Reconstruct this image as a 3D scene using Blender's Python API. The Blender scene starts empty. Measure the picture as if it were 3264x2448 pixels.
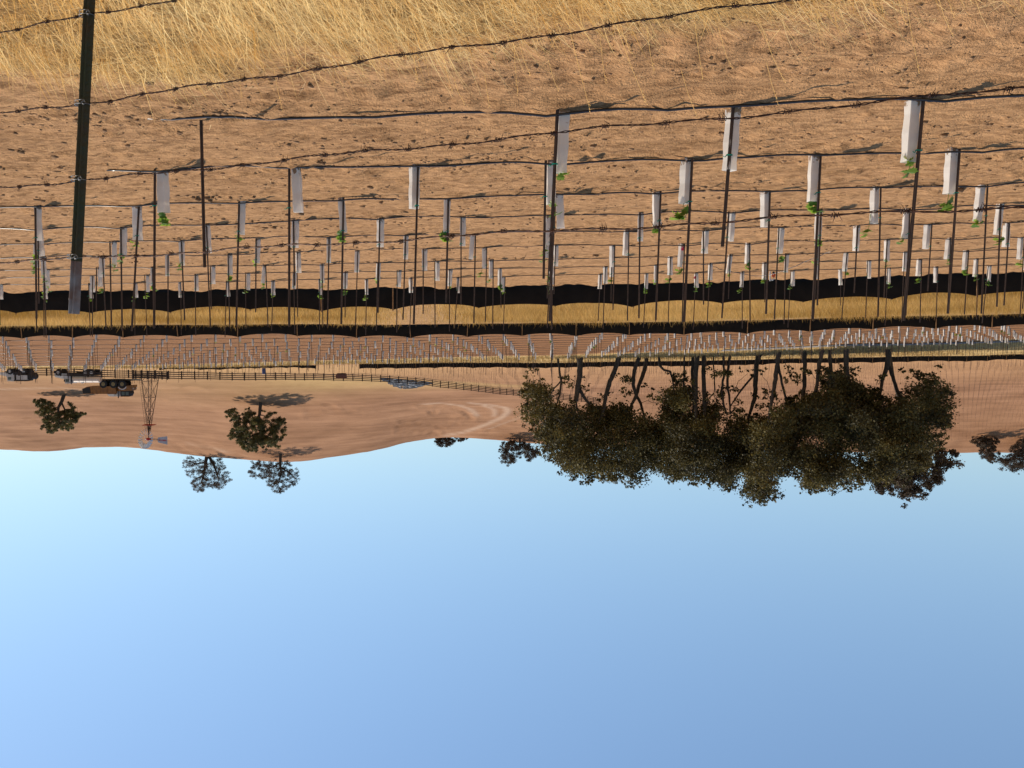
import bpy, bmesh, math, random
import numpy as np
from mathutils import Vector, Matrix

random.seed(7)
rng = np.random.default_rng(11)
S = bpy.context.scene
COL = S.collection
R = math.radians

# ------------------------------------------------------------------ camera, sky, sun, exposure
CAM = np.array([0.0, 0.0, 1.57])
PITCH, YAW, FPX = R(4.365), R(2.44), 3000.0          # the photo is 3264 x 2448 and was taken upside down
cp, sp, ca, sa = math.cos(PITCH), math.sin(PITCH), math.cos(YAW), math.sin(YAW)
FW = np.array([sa*cp, ca*cp, sp]); RT = np.array([ca, -sa, 0.0]); UP = np.cross(RT, FW)
cam_d = bpy.data.cameras.new('camera'); cam = bpy.data.objects.new('camera', cam_d); COL.objects.link(cam)
cam_d.sensor_fit = 'HORIZONTAL'; cam_d.sensor_width = 36.0; cam_d.lens = FPX/3264*36.0
cam_d.clip_start = 0.05; cam_d.clip_end = 6000
m = Matrix.Identity(4)
for i in range(3):
    m[i][0], m[i][1], m[i][2], m[i][3] = -RT[i], -UP[i], -FW[i], CAM[i]
cam.matrix_world = m
S.camera = cam

SUN_ELEV = R(50); SUN_DIR = np.array([0.915*math.cos(SUN_ELEV), 0.404*math.cos(SUN_ELEV), math.sin(SUN_ELEV)])
W = bpy.data.worlds.new('World'); S.world = W; W.use_nodes = True
nt = W.node_tree; nt.nodes.clear()
sky = nt.nodes.new('ShaderNodeTexSky'); sky.sky_type = 'NISHITA'; sky.sun_disc = False
sky.sun_elevation = SUN_ELEV; sky.sun_rotation = math.atan2(SUN_DIR[0], SUN_DIR[1])
sky.altitude = 100; sky.air_density = 1.4; sky.dust_density = 0.35; sky.ozone_density = 4.5
bgn = nt.nodes.new('ShaderNodeBackground'); bgn.inputs['Strength'].default_value = 0.124
wo = nt.nodes.new('ShaderNodeOutputWorld')
nt.links.new(sky.outputs[0], bgn.inputs[0]); nt.links.new(bgn.outputs[0], wo.inputs[0])
sl = bpy.data.lights.new('sun', 'SUN'); sl.energy = 4.9; sl.angle = R(0.5); sl.color = (1.0, 0.92, 0.79)
so = bpy.data.objects.new('sun', sl); COL.objects.link(so)
so.rotation_euler = Vector(SUN_DIR).to_track_quat('Z', 'Y').to_euler(); so.location = (60, 30, 80)
S.view_settings.view_transform = 'Standard'; S.view_settings.look = 'None'
S.view_settings.exposure = 0.15; S.view_settings.gamma = 1.0
S.view_settings.use_curve_mapping = False

# ------------------------------------------------------------------ helpers
def tag(o, label=None, cat=None, group=None, kind=None):
    if label: o['label'] = label
    if cat: o['category'] = cat
    if group: o['group'] = group
    if kind: o['kind'] = kind
    return o
def empty(name, loc=(0, 0, 0), rz=0.0):
    o = bpy.data.objects.new(name, None); o.empty_display_size = 0.2
    o.location = tuple(float(v) for v in loc); o.rotation_euler = (0, 0, rz); COL.objects.link(o); return o
def link(name, me, parent=None):
    o = bpy.data.objects.new(name, me); COL.objects.link(o)
    if parent is not None: o.parent = parent
    return o

class MB:
    """collects shapes and links them as ONE mesh object"""
    def __init__(s): s.v = []; s.f = []
    def add(s, vs, fs):
        n = len(s.v); s.v += [tuple(float(c) for c in p) for p in vs]; s.f += [tuple(i+n for i in f) for f in fs]
    def box(s, c, d, rot=None, taper=1.0):
        x, y, z = d[0]/2, d[1]/2, d[2]/2
        vs = [Vector((sx*x*(taper if sz > 0 else 1), sy*y*(taper if sz > 0 else 1), sz*z)) for sz in (-1, 1) for sy in (-1, 1) for sx in (-1, 1)]
        if rot is not None: vs = [rot @ v for v in vs]
        c = Vector(tuple(float(q) for q in c))
        s.add([v+c for v in vs], [(0, 2, 3, 1), (4, 5, 7, 6), (0, 1, 5, 4), (2, 6, 7, 3), (0, 4, 6, 2), (1, 3, 7, 5)])
    def prism(s, prof, y0, y1):
        """profile in x,z pulled along y"""
        n = len(prof)
        s.add([(x, y0, z) for x, z in prof]+[(x, y1, z) for x, z in prof],
              [tuple(range(n-1, -1, -1)), tuple(range(n, 2*n))]+[(i, (i+1) % n, n+(i+1) % n, n+i) for i in range(n)])
    def tube(s, pts, r, sides=8, caps=True):
        P = [Vector(tuple(float(c) for c in p)) for p in pts]; n = len(P)
        rs = r if hasattr(r, '__len__') else [r]*n
        t0 = (P[1]-P[0]).normalized(); a = Vector((0, 0, 1)) if abs(t0.z) < 0.9 else Vector((1, 0, 0))
        u = t0.cross(a).normalized(); vs = []
        for i in range(n):
            t = (P[min(i+1, n-1)]-P[max(i-1, 0)]).normalized()
            u = (u-t*u.dot(t)).normalized(); w = t.cross(u)
            for k in range(sides):
                an = 2*math.pi*k/sides; vs.append(P[i]+(u*math.cos(an)+w*math.sin(an))*rs[i])
        fs = [(i*sides+k, i*sides+(k+1) % sides, (i+1)*sides+(k+1) % sides, (i+1)*sides+k) for i in range(n-1) for k in range(sides)]
        if caps: fs += [tuple(range(sides-1, -1, -1)), tuple((n-1)*sides+k for k in range(sides))]
        s.add(vs, fs)
    def cyl(s, c0, c1, r, sides=16): s.tube([c0, c1], r, sides)
    def build(s, name, mt, parent=None, smooth=False):
        me = bpy.data.meshes.new(name); me.from_pydata(s.v, [], s.f); me.update()
        me.materials.append(mt)
        if smooth: me.polygons.foreach_set('use_smooth', np.ones(len(me.polygons), dtype=bool))
        return link(name, me, parent)

def mesh_np(name, V, F, mt, parent=None, smooth=False, attrs=None):
    V = np.ascontiguousarray(V, dtype=np.float32); F = np.ascontiguousarray(F, dtype=np.int32)
    me = bpy.data.meshes.new(name); k = F.shape[1]
    me.vertices.add(len(V)); me.vertices.foreach_set('co', V.ravel())
    me.loops.add(F.size); me.loops.foreach_set('vertex_index', F.ravel())
    me.polygons.add(len(F)); me.polygons.foreach_set('loop_start', np.arange(0, F.size, k, dtype=np.int32))
    me.update(calc_edges=True)
    me.polygons.foreach_set('use_smooth', np.full(len(F), bool(smooth)))
    for an, av in (attrs or {}).items():
        at = me.attributes.new(an, 'FLOAT', 'POINT'); at.data.foreach_set('value', np.ascontiguousarray(av, dtype=np.float32))
    me.materials.append(mt); me.validate()
    return link(name, me, parent)

def hash2(ix, iy, seed):
    h = (ix.astype(np.int64)*374761393+iy.astype(np.int64)*668265263+seed*1274126177) & 0xffffffff
    h = ((h ^ (h >> 13))*1274126177) & 0xffffffff
    return ((h ^ (h >> 16)) & 0xffff)/65535.0
def vnoise(x, y, seed=0):
    ix, iy = np.floor(x), np.floor(y); fx, fy = x-ix, y-iy
    fx = fx*fx*(3-2*fx); fy = fy*fy*(3-2*fy)
    a = hash2(ix, iy, seed); b = hash2(ix+1, iy, seed); c = hash2(ix, iy+1, seed); d = hash2(ix+1, iy+1, seed)
    return (a*(1-fx)+b*fx)*(1-fy)+(c*(1-fx)+d*fx)*fy-0.5
def fbm(x, y, seed=0, n=4):
    r = 0; a = 1.0
    for i in range(n): r = r+a*vnoise(x*2**i, y*2**i, seed+i); a *= 0.5
    return r
def sstep(a, b, x): t = np.clip((x-a)/(b-a), 0, 1); return t*t*(3-2*t)

# ---- materials
def mat(name, color, rough=0.8, metal=0.0, var=0.0, scale=8.0, bump=0.0, bscale=40.0, color2=None, spec=0.3, trans=0.0, attr=None):
    mt = bpy.data.materials.new(name); mt.use_nodes = True; t = mt.node_tree; b = t.nodes['Principled BSDF']
    b.inputs['Base Color'].default_value = (*color, 1); b.inputs['Roughness'].default_value = rough; b.inputs['Metallic'].default_value = metal
    b.inputs['Specular IOR Level'].default_value = spec
    L = t.links; tc = t.nodes.new('ShaderNodeTexCoord')
    if var > 0 or color2 is not None:
        c2 = color2 or tuple(c*(1-var) for c in color)
        r = t.nodes.new('ShaderNodeValToRGB'); r.color_ramp.elements[0].position = 0.35; r.color_ramp.elements[1].position = 0.65
        r.color_ramp.elements[0].color = (*c2, 1); r.color_ramp.elements[1].color = (*color, 1)
        if attr:
            n = t.nodes.new('ShaderNodeAttribute'); n.attribute_name = attr; L.new(n.outputs['Fac'], r.inputs[0])
            r.color_ramp.elements[0].position = 0.0; r.color_ramp.elements[1].position = 1.0
        else:
            n = t.nodes.new('ShaderNodeTexNoise'); n.inputs['Scale'].default_value = scale; n.inputs['Detail'].default_value = 5
            L.new(tc.outputs['Object'], n.inputs['Vector']); L.new(n.outputs['Fac'], r.inputs[0])
        L.new(r.outputs[0], b.inputs['Base Color'])
    if bump > 0:
        n2 = t.nodes.new('ShaderNodeTexNoise'); n2.inputs['Scale'].default_value = bscale; n2.inputs['Detail'].default_value = 4
        bp = t.nodes.new('ShaderNodeBump'); bp.inputs['Strength'].default_value = bump; bp.inputs['Distance'].default_value = 0.02
        L.new(tc.outputs['Object'], n2.inputs['Vector']); L.new(n2.outputs['Fac'], bp.inputs['Height']); L.new(bp.outputs[0], b.inputs['Normal'])
    if trans > 0:
        tr = t.nodes.new('ShaderNodeBsdfTranslucent'); mx = t.nodes.new('ShaderNodeMixShader'); mx.inputs[0].default_value = trans
        tr.inputs[0].default_value = (*color, 1)
        if b.inputs['Base Color'].is_linked: L.new(b.inputs['Base Color'].links[0].from_socket, tr.inputs[0])
        out = t.nodes['Material Output']; L.new(b.outputs[0], mx.inputs[1]); L.new(tr.outputs[0], mx.inputs[2]); L.new(mx.outputs[0], out.inputs[0])
    return mt

M = dict(
    stake=mat('rusty_stake', (0.10, 0.062, 0.045), 0.55, 0.3, color2=(0.055, 0.04, 0.035), scale=14, bump=0.2),
    carton=mat('white_carton', (0.96, 0.91, 0.84), 0.5, color2=(0.86, 0.80, 0.73), scale=5, trans=0.36),
    mud=mat('mud_stain', (0.30, 0.19, 0.12), 0.9),
    tie=mat('green_tie', (0.0, 0.25, 0.16), 0.4),
    vleaf=mat('vine_leaf', (0.31, 0.42, 0.045), 0.45, color2=(0.07, 0.17, 0.03), trans=0.5, attr='tint'),
    ribbon=mat('pink_ribbon', (0.9, 0.05, 0.12), 0.5),
    hose=mat('black_hose', (0.012, 0.011, 0.012), 0.28, spec=0.7),
    silt=mat('black_silt_fabric', (0.010, 0.008, 0.007), 0.8, color2=(0.017, 0.013, 0.010), scale=2.2, spec=0.12, bump=0.5, bscale=9),
    wood=mat('weathered_wood', (0.40, 0.21, 0.09), 0.85, var=0.4, scale=20),
    barb=mat('rusted_wire', (0.10, 0.045, 0.03), 0.55, 0.5, color2=(0.035, 0.018, 0.015), scale=60),
    galv=mat('galvanized_wire', (0.30, 0.29, 0.28), 0.4, 0.8, var=0.7, scale=90),
    postg=mat('dark_green_post_paint', (0.028, 0.040, 0.020), 0.5, color2=(0.050, 0.032, 0.014), scale=10, bump=0.25, bscale=60),
    postw=mat('worn_grey_post_tip', (0.24, 0.25, 0.28), 0.55, 0.2, color2=(0.14, 0.065, 0.04), scale=16, bump=0.2),
    grass=mat('dry_straw', (1.0, 0.79, 0.40), 0.5, color2=(0.68, 0.37, 0.09), trans=0.5, attr='tint'),
    pasture=mat('bleached_pasture_grass', (0.60, 0.40, 0.16), 0.7, color2=(0.32, 0.19, 0.06), trans=0.12, attr='tint'),
    ochre=mat('ochre_grass', (0.70, 0.44, 0.15), 0.65, color2=(0.36, 0.19, 0.035), trans=0.5, attr='tint'),
    bark=mat('oak_bark', (0.075, 0.058, 0.045), 0.9, var=0.5, scale=6, bump=0.5, bscale=14),
    oak=mat('oak_leaves', (0.165, 0.128, 0.038), 0.6, color2=(0.036, 0.031, 0.013), trans=0.26, attr='tint', spec=0.2),
    oakhill=mat('hillside_oak_leaves', (0.17, 0.15, 0.05), 0.6, color2=(0.055, 0.054, 0.022), trans=0.3, attr='tint', spec=0.2),
    oakbrown=mat('sparse_oak_leaves', (0.11, 0.075, 0.045), 0.6, color2=(0.05, 0.037, 0.026), trans=0.25, attr='tint', spec=0.2),
    rail=mat('dark_stained_boards', (0.035, 0.022, 0.016), 0.8, var=0.4, scale=5),
    steel=mat('dark_tower_steel', (0.035, 0.018, 0.014), 0.7, 0.0, var=0.4, scale=5),
    zinc=mat('galvanized_blades', (0.60, 0.62, 0.66), 0.5, 0.1, var=0.2, scale=3),
    vane=mat('grey_vane_sheet', (0.30, 0.32, 0.40), 0.5, 0.2, var=0.2, scale=2),
    red=mat('red_paint', (0.28, 0.015, 0.02), 0.5),
    yellow=mat('ochre_machine_paint', (0.25, 0.11, 0.028), 0.5, color2=(0.15, 0.065, 0.022), scale=1.5),
    rubber=mat('rubber', (0.02, 0.02, 0.022), 0.8, var=0.3, scale=4),
    rim=mat('rim_paint', (0.20, 0.15, 0.07), 0.6),
    glass=mat('dark_glass', (0.02, 0.025, 0.03), 0.08, spec=0.6),
    white=mat('truck_white', (0.62, 0.60, 0.57), 0.35, var=0.12, scale=2),
    greyp=mat('grey_truck_paint', (0.42, 0.41, 0.41), 0.45, var=0.2, scale=2),
    tank=mat('beige_tank', (0.58, 0.44, 0.33), 0.30, var=0.12, scale=1.2, spec=0.5),
    dark=mat('dark_chassis', (0.018, 0.017, 0.018), 0.7),
    rock=mat('grey_rock', (0.40, 0.38, 0.37), 0.9, var=0.6, scale=1.5),
    brownbox=mat('rusted_trough_steel', (0.13, 0.055, 0.04), 0.7, var=0.3, scale=3),
    blue=mat('blue_plastic', (0.04, 0.06, 0.16), 0.5),
    orange=mat('orange_plastic', (0.65, 0.10, 0.02), 0.5),
    gravel=mat('gravel_track', (0.30, 0.25, 0.22), 0.95, var=0.3, scale=3),
    clod=mat('soil_clod', (0.33, 0.19, 0.10), 0.95, var=0.35, scale=2, spec=0.05),
)

# ------------------------------------------------------------------ terrain
def ray(x, y):
    d = FW-RT*((x-1632)/FPX)+UP*((y-1224)/FPX)
    return d/d[1]                                   # scaled to one metre along world +Y
def at(x, y, Y):
    return CAM+ray(x, y)*Y

TX = [-1200, 0, 350, 640, 900, 1150, 1430, 1760, 2200, 2700, 3264, 4500]
TAB = {
    30: [945, 925, 923, 920, 918, 915, 912, 908, 897, 880, 858, 820],
    40: [998, 986, 984, 983, 982, 980, 978, 976, 970, 958, 940, 905],
    48.5: [1050, 1036, 1035, 1033, 1031, 1029, 1028, 1026, 1019, 1010, 999, 975],
    53.2: [1080, 1068, 1067, 1065, 1063, 1062, 1060, 1058, 1049, 1039, 1025, 1000],
    66: [1148, 1138, 1134, 1127, 1120, 1112, 1104, 1098, 1087, 1070, 1055, 1025],
    79: [1174, 1167, 1163, 1157, 1151, 1145, 1137, 1126, 1113, 1092, 1078, 1050],
    88: [1176, 1170, 1168, 1164, 1158, 1151, 1145, 1138, 1130, 1115, 1102, 1075],
    135: [1172, 1167, 1168, 1169, 1163, 1159, 1157, 1155, 1149, 1140, 1129, 1105],
    165: [1175, 1172, 1178, 1184, 1184, 1183, 1180, 1176, 1168, 1158, 1148, 1125],
    195: [1198, 1192, 1196, 1200, 1197, 1198, 1208, 1222, 1222, 1217, 1207, 1190],
    230: [1275, 1262, 1265, 1272, 1290, 1282, 1262, 1258, 1262, 1262, 1255, 1240],
    265: [1350, 1340, 1335, 1352, 1375, 1360, 1322, 1320, 1325, 1325, 1320, 1310],
    290: [1405, 1398, 1385, 1408, 1440, 1412, 1365, 1372, 1382, 1386, 1388, 1375],
    312: [1460, 1450, 1423, 1452, 1470, 1440, 1392, 1416, 1430, 1440, 1442, 1430],
}
def pchip(xs, ys, xq):
    xs, ys, xq = np.asarray(xs, float), np.asarray(ys, float), np.asarray(xq, float)
    h = np.diff(xs); d = np.diff(ys)/h; n = len(xs); mm = np.zeros(n)
    mm[0], mm[-1] = d[0], d[-1]
    for i in range(1, n-1):
        if d[i-1]*d[i] > 0:
            w1, w2 = 2*h[i]+h[i-1], h[i]+2*h[i-1]; mm[i] = (w1+w2)/(w1/d[i-1]+w2/d[i])
    k = np.clip(np.searchsorted(xs, xq)-1, 0, n-2); t = np.clip((xq-xs[k])/h[k], 0, 1)
    return ((1+2*t)*(1-t)**2*ys[k]+t*(1-t)**2*h[k]*mm[k]+t*t*(3-2*t)*ys[k+1]+t*t*(t-1)*h[k]*mm[k+1])
_q = np.array([ray(x, 1100)[0] for x in TX])[::-1]           # increasing X/Y
_Y = np.array(list(TAB)+[345, 400, 600, 1200, 2600.0])
_Z = np.array([[CAM[2]+ray(x, y)[2]*Yk for x, y in zip(TX, ys)][::-1] for Yk, ys in TAB.items()])
_last = _Z[-1]
_Z = np.vstack([_Z, _last-1.2, _last-7, _last*0.3-8, _last*0-12, _last*0-14])
QF = np.linspace(_q[0], _q[-1], 500); YF = np.exp(np.linspace(math.log(30), math.log(2600), 700))
_A = np.array([pchip(_q, row, QF) for row in _Z])
LUT = np.array([pchip(_Y, _A[:, j], YF) for j in range(len(QF))]).T     # [Y, q]
NY = [0, 4, 7.3, 9.85, 12.4, 14.95, 17.5, 20.0, 22.6, 25.1, 27.7, 30.0]
NP = [None, None, 348, 511, 619, 684, 738, 784, 824, 849, 871, 908]
NZ = [0, 0]+[CAM[2]+ray(1760, p)[2]*Yk for Yk, p in zip(NY[2:], NP[2:])]
NZ = [v*1.0 for v in NZ]
def H(X, Y):
    X = np.asarray(X, float); Y = np.asarray(Y, float)
    Yc = np.clip(Y, 30, 2599); qq = np.clip(X/np.maximum(Yc, 1), QF[0], QF[-1]-1e-6)
    iy = np.clip((np.log(Yc)-math.log(30))/(math.log(2600)-math.log(30))*699, 0, 698.999); ix = np.clip((qq-QF[0])/(QF[-1]-QF[0])*499, 0, 498.999)
    y0 = iy.astype(int); x0 = ix.astype(int); fy = iy-y0; fx = ix-x0
    zf = (LUT[y0, x0]*(1-fx)+LUT[y0, x0+1]*fx)*(1-fy)+(LUT[y0+1, x0]*(1-fx)+LUT[y0+1, x0+1]*fx)*fy
    zn = pchip(NY, NZ, np.clip(Y, 0, 30))+0.018*np.clip(X, -30, 30)-0.02*sstep(0, -2.5, X)*sstep(12, 8, Y)
    w = sstep(26.5, 31.0, Y)
    return zn*(1-w)+zf*w
def Hs(x, y): return float(H(np.array([x]), np.array([y]))[0])
def hit(x, y, y0=3.0, y1=340.0):
    """where the line of sight of a measured photo point first meets the ground"""
    r = ray(x, y); Y = y0; st = 0.1
    while Y < y1:
        p = CAM+r*Y
        if p[2] <= Hs(p[0], p[1]):
            lo, hi = Y-st, Y
            for _ in range(20):
                mid = (lo+hi)/2; p = CAM+r*mid
                if p[2] <= Hs(p[0], p[1]): hi = mid
                else: lo = mid
            return CAM+r*hi
        st = max(0.05, Y*0.01); Y += st
    return None
def ground(x, Y, y=1100):
    """a point on the ground at photo column x and world distance Y"""
    X = ray(x, y)[0]*Y; return np.array([X, Y, Hs(X, Y)])

EDGE = [hit(x, y, 2.0) for x, y in [(-700, 262), (0, 258), (400, 265), (800, 248), (1200, 190), (1640, 150), (2000, 105), (2460, 58), (2800, 14), (3264, -60), (4200, -200)]]
_ex = np.array([p[0] for p in EDGE])[::-1]; _ey = np.array([p[1] for p in EDGE])[::-1]
def edgeY(X): return np.interp(X, _ex, _ey)

def micro(X, Y):
    r = np.hypot(X, Y)
    near = 1-sstep(22, 45, r); mid = sstep(25, 50, r)
    z = near*(0.030*fbm(X*0.55, Y*1.0, 1, 3)+0.034*fbm(X*2.0, Y*3.2, 5, 3)*(1-sstep(18, 30, r))+0.018*fbm(X*7.5, Y*11, 9, 3)*(1-sstep(9, 16, r)))
    rid = 1-np.abs(vnoise(X*1.6, Y*4.2, 21))*2.0
    z = z+near*0.020*(rid-0.5)*(1-sstep(14, 26, r))
    dim = np.maximum(0, vnoise(X*3.1, Y*4.0, 34)+0.4*vnoise(X*7, Y*9, 35)-0.30)
    z = z-near*0.10*dim*(1-sstep(9, 15, r))
    lump = np.maximum(0, vnoise(X*4.6, Y*7.5, 25)+0.7*vnoise(X*10, Y*14, 26)+0.5*vnoise(X*0.6, Y*2.2, 27)-0.20)
    z = z+near*0.075*lump*(1-sstep(20, 34, r))-near*0.03*np.maximum(0, vnoise(X*5.5, Y*6.5, 28)-0.2)
    fur = np.abs(np.sin(Y*math.pi/0.29+1.6*fbm(X*0.35, Y*0.9, 29, 3)))
    z = z-near*(0.022*(1-fur)**3*(0.4+np.clip(vnoise(X*0.25, Y*0.8, 30)*2.5+0.5, 0, 1.2)))*(1-sstep(22, 36, r))
    # lugged wheel track beside the first row
    for yc, wd in ((5.95, 0.22), (6.62, 0.16)):
        trk = np.exp(-((Y-yc-0.02*X-0.12*vnoise(X*0.4, 0*X, 31))/wd)**2)*sstep(2.5, 0.6, X)
        z = z+trk*(-0.030+0.022*np.sin(X*2*math.pi/0.30+2.5*vnoise(X*1.3, Y*2, 33)))
    # soil raked up to the vine rows
    k = (Y-7.3)/2.55; d = (k-np.round(k))*2.55
    z = z+np.where((k > -0.45) & (k < 8.45), 0.035*np.exp(-(d/0.22)**2), 0)*near
    z = z-near*0.030
    z = z+0.11*np.exp(-((Y-29.55)/0.24)**2)*(0.35+np.clip(vnoise(X*1.7, 0*X, 57)+0.6*vnoise(X*4.5, 0*X, 58)+0.3, 0, 1.2))
    hill = sstep(120, 170, r)
    z = z+mid*(0.10*fbm(X*0.12, Y*0.12, 41, 4))*(1+1.6*hill)
    z0 = H(X, Y); msk = sstep(225, 245, Y)*(1-sstep(300, 312, Y))
    z = z+tracks(X, Y)[0]
    z = z+msk*0.15*np.sin(2*math.pi*z0/1.9+5*fbm(X*0.03, Y*0.03, 45, 3))*(0.35+np.clip(vnoise(X*0.03, Y*0.03, 47)*2.2+0.4, 0, 1))
    return z

TRACKS = [  # wheel tracks and plough lines on the hill: photo points, width m, depth m, how much paler the packed soil is
 ([(1345,1287),(1420,1286),(1474,1296),(1506,1309),(1521,1324)], 0.9, 0.10, 0.8), ([(1340,1294),(1424,1300),(1477,1313),(1502,1333)], 0.8, -0.35, 0),
 ([(1280,1341),(1395,1325),(1458,1328),(1502,1337)], 0.8, -0.40, 0), ([(1280,1349),(1365,1347),(1410,1343),(1455,1349)], 0.8, -0.40, 0), ([(1270,1358),(1379,1357),(1412,1364)], 0.8, -0.40, 0),
 ([(1270,1367),(1340,1369),(1395,1375)], 0.8, -0.42, 0), ([(1270,1377),(1330,1377),(1396,1382)], 0.8, -0.38, 0), ([(1370,1310),(1380,1318),(1390,1309)], 0.7, -0.3, 0),
 ([(1500,1284),(1569,1294),(1614,1302),(1618,1310),(1600,1329),(1553,1351),(1490,1374),(1425,1387)], 1.1, 0.08, 0.9), ([(1540,1293),(1575,1305),(1578,1315),(1573,1325)], 0.9, 0.06, 0.7),
 ([(1440,1297),(1520,1288),(1620,1300),(1680,1302)], 1.0, -0.30, 0), ([(1553,1374),(1616,1352),(1668,1336)], 1.0, -0.40, 0), ([(1560,1366),(1620,1344),(1672,1328)], 0.8, 0.1, 0.5), ([(1180,1380),(1290,1372),(1400,1398)], 0.9, 0.1, 0.6),
 ([(985,1309),(1030,1312),(1070,1305)], 0.9, -0.35, 0), ([(975,1323),(1060,1317),(1120,1308)], 0.8, -0.35, 0), ([(985,1331),(1070,1326),(1150,1321)], 0.8, -0.3, 0), ([(960,1288),(1010,1284),(1060,1294)], 0.9, -0.35, 0),
 ([(0,1330),(60,1335),(110,1352)], 0.9, -0.3, 0), ([(0,1318),(70,1327),(130,1345)], 0.8, -0.25, 0), ([(560,1345),(640,1352),(720,1357)], 0.8, -0.25, 0), ([(600,1415),(680,1432),(740,1440)], 0.8, 0.1, 0.6), ([(560,1400),(660,1418),(700,1428)], 0.8, -0.25, 0),
 ([(300,1270),(420,1266),(520,1275)], 0.9, -0.3, 0), ([(480,1243),(560,1244),(620,1234)], 1.2, -0.5, 0), ([(0,1240),(130,1236),(250,1240)], 1.2, 0.1, 0.5), ([(540,1300),(650,1302),(700,1310)], 0.9, -0.25, 0)]
TRACKS_W = []
for _p, _w, _d, _b in TRACKS:
    _h = [hit(x, y, 150.0) for x, y in _p]
    if all(q is not None for q in _h): TRACKS_W.append((np.array([q[:2] for q in _h]), _w, _d, _b))
def tracks(X, Y):
    """height and paleness of the hill's tracks"""
    sh = np.shape(X); x = np.ravel(X); y = np.ravel(Y); z = np.zeros(x.shape); pale = np.zeros(x.shape)
    sel = np.where((y > 170) & (y < 325))[0]
    if len(sel) == 0: return z.reshape(sh), pale.reshape(sh)
    for P, w, d, b in TRACKS_W:
        lo, hi = P.min(0)-8, P.max(0)+8; s_ = sel[(x[sel] > lo[0]) & (x[sel] < hi[0]) & (y[sel] > lo[1]) & (y[sel] < hi[1])]
        if len(s_) == 0: continue
        # smooth the polyline
        t = np.arange(len(P)); tt = np.linspace(0, len(P)-1, 6*len(P)); Q = np.stack([pchip(t, P[:, 0], tt), pchip(t, P[:, 1], tt)], -1) if len(P) > 2 else P
        best = np.full(len(s_), 1e9)
        for a, c in zip(Q, Q[1:]):
            e = c-a; L2 = e.dot(e)+1e-9; u = np.clip(((x[s_]-a[0])*e[0]+(y[s_]-a[1])*e[1])/L2, 0, 1)
            best = np.minimum(best, np.hypot(x[s_]-a[0]-u*e[0], y[s_]-a[1]-u*e[1]))
        best = best*(1+0.35*vnoise(x[s_]*0.4, y[s_]*0.4, 55)); g = np.exp(-(best/w)**2)
        z[s_] += d*g-(d*0.5*np.exp(-((best-1.9*w)/w)**2) if d < 0 else 0); pale[s_] = np.maximum(pale[s_], b*g)
    return z.reshape(sh), pale.reshape(sh)

def make_ground():
    th = np.unique(np.concatenate([np.linspace(-180, -36, 49), np.linspace(-36, -31, 20), np.linspace(-31, 34, 1000), np.linspace(34, 40, 20), np.linspace(40, 180, 48)]))
    th = R(1)*th[:-1]
    rr = np.concatenate([[0.0], np.linspace(0.4, 3.5, 24), np.exp(np.arange(math.log(3.56), math.log(19), 0.0042)), np.exp(np.arange(math.log(19.1), math.log(32), 0.0075)), np.exp(np.arange(math.log(32.3), math.log(345), 0.0095)), np.exp(np.linspace(math.log(350), math.log(2550), 24))])
    Rg, Tg = np.meshgrid(rr, th, indexing='ij'); X = Rg*np.sin(Tg); Y = Rg*np.cos(Tg)
    Z = H(X, Y)
    Z = np.where(Y < 4, 0.018*np.clip(X, -30, 30), Z)
    # behind and far to the side the field just goes on
    Z = Z+micro(X, Y)
    nr, ntn = Rg.shape; V = np.stack([X, Y, Z], -1).reshape(-1, 3)
    i = np.arange(nr-1)[:, None]; j = np.arange(ntn)[None, :]; jn = (j+1) % ntn
    F = np.stack([i*ntn+j, (i+1)*ntn+j, (i+1)*ntn+jn, i*ntn+jn], -1).reshape(-1, 4)[:, ::-1]
    F = F[ntn:]                                                             # innermost ring closed below
    x, y = V[:, 0], V[:, 1]; r = np.hypot(x, y)
    near_g = sstep(0.25, -0.35, y-edgeY(x)+0.5*fbm(x*1.3, y*1.3, 61, 3))
    strip = sstep(31.0, 32.5, y)*sstep(49.2, 48.2, y)
    px = 1760-3000*x/np.maximum(y, 1)
    thin = np.exp(-((px-1330)/190)**2); strip = strip*(1-0.85*thin)
    oaks = sstep(80, 84, y+3*fbm(x*0.1, y*0.1, 63, 3))*sstep(137, 131, y)
    yard = sstep(138, 146, y)*sstep(238, 200, y+22*fbm(x*0.02, y*0.02, 65, 3))*sstep(1700, 900, px)*0.3
    bank = sstep(198, 203, y)*sstep(226, 206, y+14*fbm(x*0.05, y*0.05, 67, 3))*sstep(700, 1000, px)*sstep(1850, 1650, px)*0.4
    dry = np.clip(strip+oaks+yard+bank, 0, 1); farb = sstep(49, 51, y)*sstep(83, 79.5, y+3*fbm(x*0.1, y*0.1, 63, 3))
    hill = sstep(150, 215, y)
    return mesh_np('ground', V, F, ground_mat(), smooth=True, attrs={'dry': dry, 'hill': hill, 'thatch_shade': near_g, 'farb': farb, 'track': tracks(x, y)[1]})

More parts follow.
